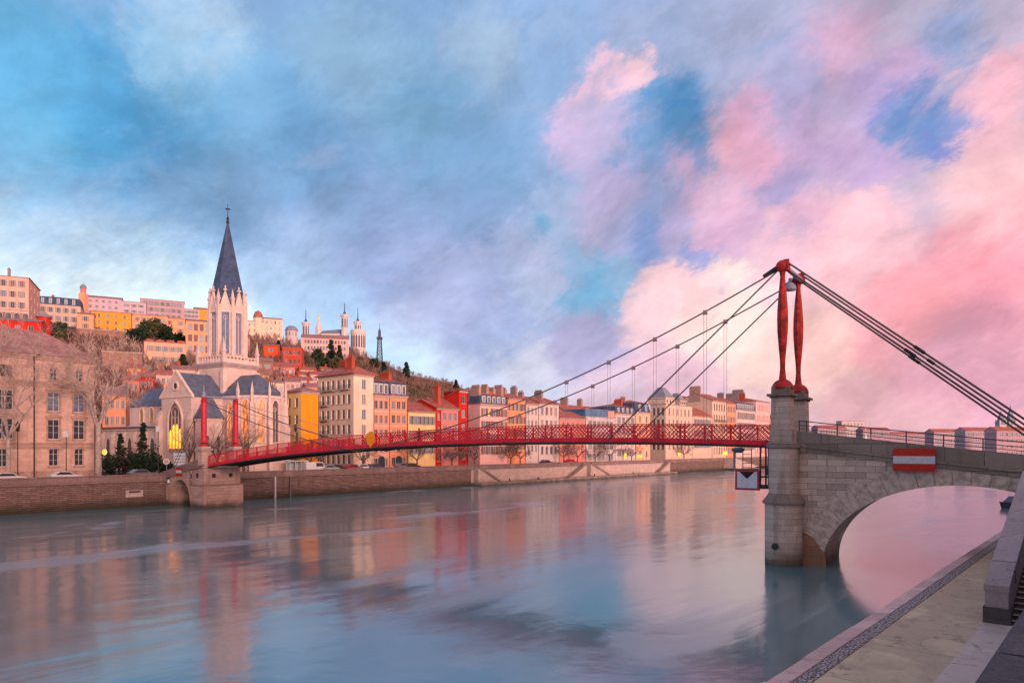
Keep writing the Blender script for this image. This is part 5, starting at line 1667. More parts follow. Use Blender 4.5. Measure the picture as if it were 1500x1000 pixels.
for zz in (zt - 3.6, zt - 7.2): put_window(win_mesh(1.1, 1.7, 'double', FRAME, GLASS2, None), tt, .3, -2.30, zz)
hillh(178, 214, 480, 441, 'modern lilac apartment block with a stepped roofline', FLAT, floors=3, cols=3, wall=LILAC, roof='flat', roofmat=ZINC, f0=3.6, ww=1.6, wh=1.6, D=14, dY=40, name='apartment_block', cat='apartment block')
hillh(205, 270, 480, 437, 'long mauve apartment block with dark recessed balconies on the hill', FLAT, floors=3, cols=7, wall=W('mauve', 192, 156, 164), roof='shed', roofmat=ZINC, rise=1.2, f0=4.2, ww=1.6, wh=2.4, D=16, dY=40, name='apartment_block', cat='apartment block', style='plain', frame=FRAME_D)
hillh(268, 292, 480, 452, 'small lilac apartment block left of the orange hilltop house', FLAT, floors=3, cols=4, wall=LILAC, roof='flat', roofmat=ZINC, f0=3.6, ww=1.4, wh=2.2, D=12, dY=30, name='apartment_block', cat='apartment block', style='plain', frame=FRAME_D)
hillh(284, 318, 480, 452, 'orange hilltop house with tiled roof behind the church spire', FLAT, floors=3, cols=3, wall=ORW, roof='gable', roofmat=BTILE, rise=2.4, f0=4, ww=1.3, wh=2, D=14, dY=30, name='hill_house')
hillh(193, 246, 486, 460, 'low peach convent wing with dark eaves on the upper slope', FLAT, floors=3, cols=5, wall=PEACH2, roof='shed', roofmat=BTILE, rise=1, f0=4.2, ww=1.3, wh=2.2, D=10, dY=6, name='hill_house')
hillh(238, 274, 492, 465, 'plain peach wall of a convent wing right of dark trees', FLAT, floors=3, cols=2, wall=PEACH2, roof='shed', roofmat=BTILE, rise=1, f0=4.6, ww=1.5, wh=2.4, D=10, name='hill_house', style='plain', glass=SHUT_BR)
hillh(272, 310, 528, 469, 'tall peach convent block with four rows of brown shutters', FLAT, floors=4, cols=4, wall=PEACH2, roof='gable', roofmat=BTILE, rise=1.6, f0=5.2, ww=2.0, wh=3.2, D=12, name='hill_house', style='plain', glass=SHUT_BR, frame=SHUT_BR)
t_ = hillh(211, 272, 538, 500, 'square peach hill house with a row of small scalloped roof ends', FLAT, floors=2, cols=5, wall=W('dusty_peach', 226, 172, 146), roof='flat', roofmat=RTILE, f0=4.4, ww=1.3, wh=2.1, D=9, lit=((1, 0),), name='hill_house')
L_ = 0
for k in range(4):
    w_ = max(v[0] for v in t_.children[0].data.vertices.values()) if False else 0
ls = max(v.co.x for v in t_.children[0].data.vertices)
m = MB()
for k in range(4):
    c = ls*(k + .5)/4
    m.extr([(c - ls*.10, t_['z1'] + .29), (c + ls*.10, t_['z1'] + .29), (c + ls*.085, t_['z1'] + 1.0), (c, t_['z1'] + 1.25), (c - ls*.085, t_['z1'] + 1.0)], -.1, 8)
m.build('parapet_hood', RTILE, t_)
hillh(360, 386, 498, 470, 'cream hilltop mansion with a domed red corner turret', FLAT, floors=3, cols=3, wall=CREAM, roof='gable', roofmat=RTILE, rise=1.4, f0=4.2, ww=1.4, wh=2.2, D=14, dY=5, name='mansion')
Y, z = ground_hit(381, 498); X = PX(381, Y)
tt = thing('turret', 'cream turret under a bulging red dome beside the hilltop mansion', 'tower', (X, Y - 4, 0))
zt = ZY(467, Y)
MB().lathe([(3.4, z - 4), (3.4, zt)], 12).build('wall', CREAM, tt)
MB().lathe([(3.7, zt + .003), (3.6, zt + .6), (3.2, zt + 2.4), (2.2, zt + 4.4), (.6, zt + 5.4), (.1, zt + 5.6)], 12).build('dome', RTILE, tt)
hillh(386, 414, 500, 466, 'cream mansion wing descending to the right under red tiles', FLAT, floors=3, cols=4, wall=CREAM, roof='gable', roofmat=RTILE, rise=1.8, f0=4.6, ww=1.4, wh=2.2, D=14, name='mansion')
Y, z = ground_hit(427, 505); X = PX(427, Y)
tt = thing('pavilion', 'white round pavilion under a blue grey dome below the hilltop mansion', 'pavilion', (X, Y, 0))
zt = ZY(485, Y)
MB().lathe([(5.4, z - 5), (5.4, zt)], 10).build('wall', WHITE, tt)
MB().lathe([(5.9, zt + .003), (5.7, zt + .5), (4.6, zt + 3.0), (2.4, zt + 4.4), (.1, zt + 4.8)], 10).build('dome', ZINC, tt)
for k in range(5):
    a = R(-150 + 30*k)
    MB().box(-.5, .5, -.06, 0, zt - 4.4, zt - 1.2).build('window', GLASS2, tt, loc=(5.36*math.cos(a), 5.36*math.sin(a), 0), rotz=a + math.pi/2)
hillh(414, 442, 548, 509, 'red brick tenement on the slope with three window rows', FL2, floors=3, cols=4, wall=W('brick_red', 196, 74, 58), roof='flat', roofmat=BTILE, f0=4.6, ww=1.4, wh=2.4, D=12, name='hill_house')
hillh(386, 407, 530, 506, 'small bright orange hill house with shed roof', FL2, floors=2, cols=1, wall=W('bright_orange', 226, 84, 46), roof='shed', roofmat=RTILE, rise=2, f0=4, ww=1.4, wh=1.8, D=9, name='hill_house')
hillh(370, 400, 552, 528, 'weathered stone hill house with dark oval openings', FLAT, floors=2, cols=2, wall=BROWNW, roof='gable', roofmat=BTILE, rise=2, f0=4, ww=1.6, wh=2.0, D=9, name='hill_house', style='plain')
hillh(400, 432, 556, 536, 'low ruddy hill house with broad gabled roof', FLAT, floors=2, cols=3, wall=ROSE, roof='gable', roofmat=RTILE, rise=2.2, f0=3.6, ww=1.3, wh=1.7, D=9, name='hill_house')
mid = [  # lower slope, between church and the cream corner house and left of the church
 (392, 416, 585, 560, 'cream shed roofed house directly behind the church choir', CREAM, 'shed', BTILE), (417, 440, 588, 558, 'pinkish house above the ochre house with brown tiles', PINKG, 'gable', BTILE),
 (432, 458, 580, 556, 'low grey house with red chimney above the ochre house', GREYW, 'gable', RTILE), (455, 486, 572, 548, 'pink gabled house peeping over the cream corner house', PINK, 'gable', RTILE),
 (470, 500, 552, 540, 'small brown roofed cottage below the dark conifers', SAND, 'gable', RTILE), (404, 428, 572, 552, 'stone terrace house with twin arched openings behind choir', BROWNW, 'flat', BTILE),
 (500, 530, 556, 545, 'small white cottage high behind the tall red chimneys', WHITE, 'gable', RTILE),
 (180, 204, 578, 556, 'rose house with red shutters left of the transept gable', ROSE, 'gable', RTILE), (203, 226, 576, 552, 'vivid red hillside house just left of the church gable', REDW, 'gable', RTILE),
 (226, 252, 570, 548, 'pink house with vermilion panels over the nave roof', PINK, 'gable', RTILE), (252, 286, 560, 540, 'tan house partly hidden by the dark cedar', SAND, 'gable', BTILE),
 (374, 394, 570, 548, 'ochre stone house with brown roof tucked behind the choir apex', W('old_ochre', 206, 150, 96), 'gable', BTILE), (418, 436, 572, 553, 'terracotta house with small windows above the pinkish house', SALM, 'gable', RTILE),
 (436, 452, 566, 548, 'sandy house under the red tenement with tiled roof', SAND, 'gable', RTILE), (448, 468, 590, 566, 'rose house wedged above the ochre blank wall', ROSE, 'gable', BTILE), (440, 462, 560, 541, 'small peach cottage beside the red tenement', PEACH, 'gable', RTILE),
 (310, 330, 520, 492, 'peach hill house half hidden behind the belfry', PEACH, 'gable', BTILE), (348, 366, 520, 494, 'rosy hill house right of the belfry among bare trees', ROSE, 'gable', RTILE), (186, 206, 560, 538, 'amber cottage among the bare bushes left of the church', W('dull_amber', 214, 150, 100), 'gable', RTILE)]
for (a, b, yb_, ye, lab, wm, rf, rm) in mid:
    hillh(a, b, yb_, ye, lab, FLAT, floors=3, cols=3, wall=wm, roof=rf, roofmat=rm, rise=1.8, f0=3.4, ww=1.1, wh=1.7, D=9, sink=8, name='hill_house', chim=[(.3, .5, 1.4, 1.2)] if rf != 'flat' else [])
# orange house between plane tree and church
Yh = 152.0
A, B = seg(150, Yh, 186, FLAT)
house('orange tenement with white windows between the plane tree and church', A, B, ROAD_Z - 1, ZY(577, Yh), floors=6, cols=4, wall=ORANGE, roof='gable', roofmat=BTILE, rise=2.0, f0=3.6, ww=1.2, wh=1.9, D=10)
# brown retaining walls on the slope
RETW = ashlar('retaining_wall_stone', (.36, .20, .15), 1.4, .6, (.16, .09, .07), .25, .8, .05, .03)
def retain(px0, px1, yb_, yt, label):
    Y, z = ground_hit((px0 + px1)/2, yb_)
    A, B = seg(px0, Y, px1, FLAT)
    L = math.hypot(B[0] - A[0], B[1] - A[1])
    t_ = thing('retaining_wall', label, 'wall', (A[0], A[1], 0), math.atan2(FLAT[1], FLAT[0]))
    MB().box(0, L, 0, 1.5, z - 5, ZY(yt, Y)).build('wall', RETW, t_)
    MB().box(-.1, L + .1, -.15, 1.6, ZY(yt, Y) + .003, ZY(yt, Y) + .4).build('coping', STONE_SILL, t_)
retain(112, 200, 500, 481, 'long brown retaining wall under the amber hill house')
retain(150, 208, 548, 515, 'mossy terrace wall across the slope behind the palace roof')
retain(360, 440, 562, 553, 'pink terrace wall behind the church choir')

# ------------------------------------------------------------------ basilica on the hilltop
Yb_ = 690.0
def at(px, dY=0.0): return (PX(px, Yb_ + dY), Yb_ + dY)
BW = plaster('basilica_marble', (.70, .58, .56), .06)
bx0, by0 = at(485)
ba = thing('basilica', 'white hilltop basilica with four slim towers and a gilded statue', 'basilica', (bx0, by0, 0))
S = Yb_ / 1000.0
def bxl(px): return PX(px, Yb_) - bx0
def bz(py): return ZY(py, Yb_)
zg = bz(520) - 6
m = MB(); m.box(bxl(468), bxl(503), 4, 22, zg, bz(487)); nb = m.build('nave', BW, ba)
m = MB(); m.add([(bxl(468), 3, bz(487)), (bxl(503), 3, bz(487)), (bxl(503), 13, bz(478.5)), (bxl(468), 13, bz(481)), (bxl(468), 23, bz(487)), (bxl(503), 23, bz(487))], [(0, 1, 2, 3), (3, 2, 5, 4), (0, 3, 4), (1, 5, 2)])
m.build('roof', ZINC, nb)
for k in range(8):
    MB().extr([(p[0]*.9, bz(508) + p[1]) for p in lancet_pts(1.6, 8)], -.12, -.02).build('window', GLASS2, nb, loc=(bxl(470.5 + 4*k), 4, 0))
def btower(px, ybase, ycrown, yspire, r, dy, deep):
    o = MB(); x = bxl(px); zt = bz(ycrown)
    o.lathe([(r, zg if deep else bz(ybase)), (r, zt - 3.2), (r*1.28, zt - 1.6), (r*1.28, zt)], 8, (x, dy))
    t = o.build('tower', BW, ba)
    s = MB(); s.lathe([(r*.55, zt + .003), (r*.4, zt + 2), (r*.16, zt + 3), (.12, bz(yspire))], 8, (x, dy)); 
    s.box(x - .7, x + .7, dy - .1, dy + .1, bz(yspire + 4) - .1, bz(yspire + 4) + .15)
    s.build('spire', SLATE_D, t)
    w = MB()
    for k in range(8):
        a = math.pi/8*0 + k*math.pi/4 + math.pi/8
        c = r*math.cos(math.pi/8) + .05
        px_, py_ = x + c*math.cos(a), dy + c*math.sin(a)
        tx, ty = -math.sin(a), math.cos(a)
        h0, h1 = zt - 13, zt - 4.2
        w.quad((px_ - tx*r*.2, py_ - ty*r*.2, h0), (px_ + tx*r*.2, py_ + ty*r*.2, h0), (px_ + tx*r*.2, py_ + ty*r*.2, h1), (px_ - tx*r*.2, py_ - ty*r*.2, h1))
    w.build('belfry_opening', plain('belfry_shadow', (.12, .09, .11), .8), t)
btower(441, 500, 468, 448, 3.5, 16, True)
btower(504, 520, 460.5, 441.5, 3.3, 2, True)
btower(521.5, 481, 469, 448, 3.3, 8, False)
# apse with tall arcade
ax_ = bxl(522)
m = MB(); m.lathe([(7.2, zg), (7.2, bz(489)), (7.6, bz(488)), (7.6, bz(483)), (7.0, bz(481.5))], 20, (ax_, 8)); apb = m.build('apse', BW, ba)
for k in range(11):
    a = R(-195 + 21*k)
    m = MB(); m.extr([(p[0], bz(508) + p[1]) for p in lancet_pts(1.5, bz(490) - bz(508))], -.10, -.02)
    m.build('arcade_opening', plain('belfry_shadow', (.12, .09, .11), .8), apb, loc=(ax_ + 7.15*math.cos(a), 8 + 7.15*math.sin(a), 0), rotz=a + math.pi/2)
# statue tower
x = bxl(462); 
m = MB(); m.lathe([(3.2, zg), (3.2, bz(482)), (3.4, bz(481)), (3.3, bz(477)), (2.4, bz(472)), (1.2, bz(468)), (.8, bz(466))], 8, (x, 12)); sttw = m.build('statue_tower', BW, ba)
m = MB(); m.lathe([(.75, bz(466)), (.95, bz(464.5)), (.8, bz(462.5)), (.95, bz(461)), (.55, bz(459.6)), (.4, bz(458.6)), (.5, bz(457.8)), (.15, bz(457))], 8, (x, 12)); m.build('gilded_statue', plain('gilt', (.75, .42, .08), .35, .5, .1, 1, .6), sttw)
# convent range in front of the basilica
t_ = hillh(441, 511, 524, 494, 'long pink convent range below the white basilica', (.97, .243), floors=3, cols=14, wall=W('convent_pink', 226, 178, 172), roof='gable', roofmat=BTILE, rise=3.5, f0=5.0, ww=1.8, wh=2.6, D=14, dY=-12, name='convent')
# lattice radio tower
Yt = 800.0; xt = PX(556, Yt)
rt = thing('radio_tower', 'dark steel lattice tower on the hill beside the basilica', 'tower', (xt, Yt, 0))
z0_, z1_, z2_, z3_ = ZY(535, Yt), ZY(497, Yt), ZY(484, Yt), ZY(472, Yt)
TS = plain('tower_steel', (.07, .075, .11), .6)
m = MB()
NB = 7
def hw(f): return 3.4 - 1.5*f
for i in range(NB):
    za, zb = z0_ + (z1_ - z0_)*i/NB, z0_ + (z1_ - z0_)*(i + 1)/NB
    a, b = hw(i/NB), hw((i + 1)/NB)
    for (p, q) in (((-1, -1), (1, -1)), ((1, -1), (1, 1)), ((1, 1), (-1, 1)), ((-1, 1), (-1, -1))):
        m.path([(p[0]*a, p[1]*a, za), (p[0]*b, p[1]*b, zb)], .38, 4, caps=False)
        m.path([(p[0]*a, p[1]*a, za), (q[0]*b, q[1]*b, zb)], .22, 4, caps=False)
        m.path([(q[0]*a, q[1]*a, za), (p[0]*b, p[1]*b, zb)], .22, 4, caps=False)
        m.path([(p[0]*a, p[1]*a, za), (q[0]*a, q[1]*a, za)], .2, 4, caps=False)
m.build('lattice_legs', TS, rt)
m = MB(); m.box(-2.9, 2.9, -2.9, 2.9, z1_, z1_ + 2.6); m.lathe([(1.7, z1_ + 2.6), (1.5, z2_), (1.0, z2_ + .5), (.5, z2_ + 2)], 8); m.build('platform', TS, rt)
MB().path([(0, 0, z2_ + 1), (0, 0, z3_)], [.3, .1], 5).build('antenna', TS, rt)

# ------------------------------------------------------------------ far city beyond the pier
def far(px0, px1, Y, y_e, label, wm, cols=8, floors=4, roof='gable', rise=2.5, **kw):
    A, B = seg(px0, Y, px1, (.97, .24))
    zt = ZY(y_e + 3.5, Y)
    return house(label, A, B, 1.0, zt, floors=floors, cols=cols, wall=wm, roof=roof, roofmat=RTILE, rise=rise, f0=(zt - 4)/floors, ww=1.5, wh=(zt - 4)/floors*.5, glass=HZG, frame=HZG, D=9, name='town_house', style='plain', left=4, **kw)
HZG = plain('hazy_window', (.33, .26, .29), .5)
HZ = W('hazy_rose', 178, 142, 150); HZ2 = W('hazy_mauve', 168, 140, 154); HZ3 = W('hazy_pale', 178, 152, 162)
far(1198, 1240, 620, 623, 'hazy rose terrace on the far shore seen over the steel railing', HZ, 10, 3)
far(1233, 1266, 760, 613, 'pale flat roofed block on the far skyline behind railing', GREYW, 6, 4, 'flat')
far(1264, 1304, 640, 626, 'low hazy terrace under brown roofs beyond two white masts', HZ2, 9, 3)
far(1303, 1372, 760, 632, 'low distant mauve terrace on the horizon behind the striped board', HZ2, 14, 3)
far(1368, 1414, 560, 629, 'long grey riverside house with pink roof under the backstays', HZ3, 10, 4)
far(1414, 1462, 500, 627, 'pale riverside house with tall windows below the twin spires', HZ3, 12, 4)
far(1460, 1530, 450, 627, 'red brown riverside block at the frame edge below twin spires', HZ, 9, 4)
m = None
for px, yt, lab in ((1466, 601, 'shorter hazy grey church spire seen through the bridge cables'), (1480, 593, 'taller hazy grey church spire seen through the bridge cables')):
    Y = 640; x = PX(px, Y)
    t_ = thing('church_spire', lab, 'spire', (x, Y, 0))
    MB().box(-3.2, 3.2, -3.2, 3.2, 0, ZY(622, Y)).build('tower', GREYW, t_)
    MB().cone([(-3.3, -3.3), (3.3, -3.3), (3.3, 3.3), (-3.3, 3.3)], ZY(622, Y) + .003, (0, 0, ZY(yt, Y))).build('spire', ZINC, t_)
    m = MB()
    for sx_ in (-1, 1):
        for sy_ in (-1, 1): pinnacle(m, sx_*2.8, sy_*2.8, ZY(622, Y) + .01, ZY(613, Y), 1.0)
    m.build('pinnacle', GREYW, t_)
for px in (1268, 1275):
    Y = 300; x = PX(px, Y)
    t_ = thing('mast', 'one of two slim white masts seen over the steel railing', 'mast', (x, Y, 0), 0, 'slim white masts')
    MB().path([(0, 0, 0), (0, 0, ZY(616, Y))], [.35, .15], 6).build('pole', FRAME, t_)
    MB().box(-.5, .5, -.3, .3, ZY(642, Y), ZY(636, Y)).build('lamp_head', FRAME, t_)

# ------------------------------------------------------------------ unseen near bank block behind the viewer, added to shade the near pier
nb_o = E0 + nn * 33.5
NBC = W('near_bank_peach', 214, 176, 150)
t_ = thing('apartment_block', 'long tall unseen apartment house added behind the viewer to shade the near pier', 'apartment block', (nb_o.x, nb_o.y, 0), NQ)
m = MB()
rects = [(x - .7, x + .7, 9.2 + 3.6*k, 11.4 + 3.6*k) for x in range(-58, 90, 4) for k in range(4)]
wall_cut(m, (-60, 0), (1, 0), (0, -1), 150, 7.0, 23.5, [(a + 60, b + 60, c, d) for a, b, c, d in rects])
m.box(-60, 90, -14, -.3, 7.0, 23.5)
m.build('wall', NBC, t_)
MB().box(-60.5, 90.5, -14.5, .6, 23.504, 23.9).build('roof', BTILE, t_)
# ------------------------------------------------------------------ trees
BARK = plain('plane_bark', (.40, .31, .27), .9, .2, .35, 2.5, bmp=.03)
BARK_D = plain('dark_bark', (.13, .085, .075), .9, .2, .3, 2.0)
TWIG = plain('bare_twigs', (.24, .135, .115), .9, .1, .3, .6)
TWIG_P = plain('pale_twigs', (.44, .31, .27), .9, .1, .3, .6)
def leafm(name, c1, c2):
    m, t, bs = new_mat(name)
    co = t.n('ShaderNodeTexCoord').outputs['Object']
    n = t.noise(co, .9, 4, .6)
    base_set(t, bs, t.mix(t.ramp(n, .35, .65), c1, c2), .8, .2)
    return m
LEAF_D = leafm('dark_needles', (.012, .028, .016), (.03, .055, .028))
LEAF_G = leafm('evergreen_leaves', (.022, .045, .02), (.06, .085, .035))
LEAF_O = leafm('olive_leaves', (.06, .065, .025), (.11, .10, .04))
def bare_tree(name, label, loc, H, spread, seed, lim=3, bark=None, twig=None, group=None, pollard=False, tw=.03, density=1.0, lean=0.0, thin=1.0):
    r = random.Random(seed)
    t_ = thing(name, label, 'tree', loc, r.uniform(0, 6), group)
    tm, cm = MB(), MB()
    tips = []
    def branch(p, d, L, rad, depth):
        pts, rads = [p], [rad]
        n = 4
        for i in range(n):
            d = (d + Vector((r.uniform(-.2, .2), r.uniform(-.2, .2), r.uniform(-.06, .16)))).normalized()
            p = p + d * (L / n)
            pts.append(p); rads.append(rad * (1 - .5*(i + 1)/n))
            if depth > 0 and i >= 1:
                for _ in range(1 if depth > 1 else 2):
                    a = r.uniform(0, 6.28)
                    side = d.cross(Vector((math.cos(a), math.sin(a), .2))).normalized()
                    branch(p, (d*.62 + side * r.uniform(.5, .9)).normalized(), L * r.uniform(.5, .72), rads[-1] * .62, depth - 1)
        tm.path(pts, rads, 6 if rad > .08 else 4, caps=False)
        tips.append((p, d, L))
    th = H * (.30 if not pollard else .42)
    base_r = H * .026
    pts = [Vector((0, 0, -.4)), Vector((0, 0, th*.3)), Vector((lean*th*.5, 0, th*.65)), Vector((lean*th, 0, th))]
    base_r *= thin if not pollard else .78
    tm.path(pts, [base_r*1.35, base_r*1.05, base_r*.95, base_r*.85], 8)
    nb = 5
    for k in range(nb):
        a = 2*math.pi*k/nb + r.uniform(-.3, .3)
        up = r.uniform(.75, 1.5)
        d = Vector((math.cos(a)*spread, math.sin(a)*spread, up)).normalized()
        branch(pts[-1] - Vector((0, 0, r.uniform(0, th*.15))), d, (H - th) * r.uniform(.48, .66), base_r*.55, lim - 1)
    for p, d, L in tips:
        for _ in range(int((7 if lim > 2 else 10) * density)):
            dd = (d + Vector((r.gauss(0, .6), r.gauss(0, .6), r.gauss(.25, .45)))).normalized()
            q = p - d * r.uniform(0, L*.7)
            l_ = r.uniform(.25, .6) * L * .9 + .2
            mid_ = q + dd*l_*.5 + Vector((r.gauss(0, .05), r.gauss(0, .05), .03))
            e = mid_ + (dd + Vector((r.gauss(0, .2), r.gauss(0, .2), .15)))*l_*.5
            s = dd.cross(Vector((r.gauss(0, 1), r.gauss(0, 1), r.gauss(0, 1)))).normalized() * tw
            o = len(cm.v)
            cm.v += [tuple(q - s), tuple(q + s), tuple(mid_ + s*.7), tuple(mid_ - s*.7), tuple(e)]
            cm.f += [(o, o+1, o+2, o+3), (o+3, o+2, o+4)]; cm.m += [0, 0]
    tm.build('trunk', bark or BARK_D, t_, True)
    cm.build('crown', twig or TWIG, t_)
    return t_
def onq(px, o, z=ROAD_Z):
    u = U(px); x0_, y0_ = qpt(0, o)
    s = (u*y0_ - x0_) / (rx - u*ry)
    p = qpt(s, o)
    return (p[0], p[1], z)
bare_tree('plane_tree', 'big bare plane tree with mottled trunk in front of the sandstone palace', onq(144, 3.0), 21.0, .40, 3, 4, BARK, TWIG_P, None, True, .022, 1.2)
bare_tree('plane_tree', 'bare tree whose twigs cover the left sandstone wing', onq(12, 2.5), 22.0, .75, 11, 4, BARK, TWIG_P, None, False, .02, 1.1, 0, .5)
bare_tree('bare_tree', 'thin bare tree before the transept wall of the church', onq(277, 10), 9.5, .5, 21, 3, BARK_D, TWIG_P, None, False, .02, .9)
bare_tree('bare_tree', 'slender bare tree between the two far red pylons', onq(318, 9), 8.5, .4, 23, 3, BARK_D, TWIG_P, None, False, .02, .9)
bare_tree('bare_tree', 'bare tree in front of the church apse', onq(357, 9), 10.0, .45, 24, 3, BARK_D, TWIG_P, None, False, .02, .9)
# street trees under the bridge deck: one prototype of each habit, then copies
qt = [(455, 6, 7.0, 'bushy bare street tree beside the parked cars'), (470, 9, 7.5, 'bare street tree behind the parked dark car'), (532, 6, 7.0, 'bare street tree before the salmon house'), (611, 6, 7.2, 'bare street tree before the low yellow house'),
      (662, 6, 6.6, 'bare street tree under the crimson houses'), (676, 6, 7, 'twiggy street tree in front of the bright red house'), (695, 6, 6.4, 'low bare street tree at the start of the pale quay wall'),
      (748, 7, 7.4, 'round bare street tree before the pink mansard'), (762, 7, 7.0, 'round bare street tree before the orange house'), (826, 7, 7.2, 'bare street tree before the low rose house'),
      (846, 7, 7.4, 'bare street tree before the glazed attic house'), (872, 7, 5.2, 'small dark street tree above the double stairs'), (893, 7, 7.6, 'wide bare street tree before the white mansard house'), (925, 7, 6.4, 'bare street tree beside the glowing shopfront'), (1002, 8, 7.0, 'dark street tree before the ornate cream mansion')]
protos = []
for i, (px, o, H, lab) in enumerate(qt):
    p = onq(px, o)
    if i < 3:
        t_ = bare_tree('street_tree', lab, p, H, 1.0, 40 + i, 3, BARK_D, TWIG, 'bare trees along the far quay', False, .03, 1.2)
        protos.append((t_, H))
    else:
        s, H0 = protos[i % 3]
        dup(s, lab, p, i * 1.3, H / H0 * (1.0), 'bare trees along the far quay')
# hilltop bare trees on the skyline
hp = []
for i, (px, yb_, H, lab) in enumerate([(62, 470, 16, 'tall bare tree on the skyline right of the pink seminary'), (69, 470, 18, 'second bare skyline tree above the black mansard'), (84, 470, 14, 'bare skyline tree above the mansard dormers'), (104, 470, 12, 'thin bare skyline tree left of the bell tower')]):
    Y, z = ground_hit(px, yb_); Y += 30
    p = (PX(px, Y), Y, z)
    if i == 0: hp = [bare_tree('bare_tree', lab, p, H, .7, 71, 3, BARK_D, TWIG, 'bare skyline trees', False, .05, 1.0)]
    else: dup(hp[0], lab, p, i * 2.0, H / 16.0, 'bare skyline trees')
def leaf_tree(name, label, loc, H, Rw, kind, seed, mat=None, n=1500, size=.4, cat='tree', trunk=.25, group=None):
    r = random.Random(seed)
    t_ = thing(name, label, cat, loc, r.uniform(0, 6), group)
    MB().path([(0, 0, -1.0), (0, 0, H*.55), (0, 0, H*.9)], [H*.028, H*.018, .04], 7).build('trunk', BARK_D, t_)
    cm = MB()
    clumps = []
    for _ in range(70 if kind == 'column' else 34):
        if kind == 'cone':
            f = r.random() ** .75; rad = Rw * (1 - f) * r.uniform(.6, 1.1) + .1
            a = r.uniform(0, 6.28); clumps.append((Vector((rad*math.cos(a), rad*math.sin(a), H*(.12 + .86*f))), Rw*(.42 - .25*f)))
        elif kind == 'column':
            f = r.random(); rad = Rw * math.sin(math.pi*(.12 + .86*f)**.8) * r.uniform(.3, .85)
            a = r.uniform(0, 6.28); clumps.append((Vector((rad*math.cos(a), rad*math.sin(a), H*(.05 + .92*f))), Rw*.42*(1.1 - .6*f)))
        else:
            d = Vector((r.gauss(0, 1), r.gauss(0, 1), r.gauss(0, .8))).normalized() * r.uniform(.3, 1)
            clumps.append((Vector((d.x*Rw, d.y*Rw, H*(trunk + (1 - trunk)*.5) + d.z*H*(1 - trunk)*.46)), Rw*r.uniform(.28, .5)))
    for _ in range(n):
        c, cr = r.choice(clumps)
        p = c + Vector((r.gauss(0, .5), r.gauss(0, .5), r.gauss(0, .42))) * cr
        s = size * r.uniform(.6, 1.4)
        u = Vector((r.gauss(0, 1), r.gauss(0, 1), r.gauss(0, .6))).normalized(); w = u.cross(Vector((r.gauss(0, 1), r.gauss(0, 1), r.gauss(0, 1)))).normalized()
        cm.quad(p - u*s - w*s*.4, p + u*s*.2 - w*s*.5, p + u*s + w*s*.4, p - u*s*.3 + w*s*.5)
    cm.build('crown', mat or LEAF_G, t_)
    return t_
def churchp(x, y, z=ROAD_Z):
    return (-58.5 + .5*x - .866*y, 140.5 + .866*x + .5*y, z)
Yc_ = 128.5
leaf_tree('cypress', 'shorter dark cypress before the aisle arches', (PX(177, Yc_), Yc_, ROAD_Z), ZY(634, Yc_) - ROAD_Z, 1.0, 'column', 1, LEAF_D, 1500, .22)
leaf_tree('cypress', 'taller dark cypress between aisle arches and transept', (PX(210, 126), 126, ROAD_Z), ZY(617, 126) - ROAD_Z, 1.15, 'column', 2, LEAF_D, 1700, .22)
for i, (px, Y, H, Rw, lab) in enumerate([(163, 122, 4.3, 2.2, 'dark evergreen shrub by the yellow lit doorway'), (176, 121, 3.6, 2.6, 'low dark shrub under the shorter cypress'), (192, 120, 4.6, 2.6, 'reddish dark shrub between the two cypresses'), (206, 118, 4.2, 2.6, 'dark shrub at the foot of the taller cypress'), (219, 118, 5.6, 2.0, 'tall dark shrub beside the transept buttress'), (238, 118, 3.4, 2.4, 'dark shrub behind the round road sign')]):
    leaf_tree('evergreen_shrub', lab, (PX(px, Y), Y, ROAD_Z - .2), H, Rw, 'round', 30 + i, LEAF_D if i != 2 else leafm('reddish_leaves', (.06, .025, .02), (.10, .045, .03)), 900, .24, 'shrub', .02)
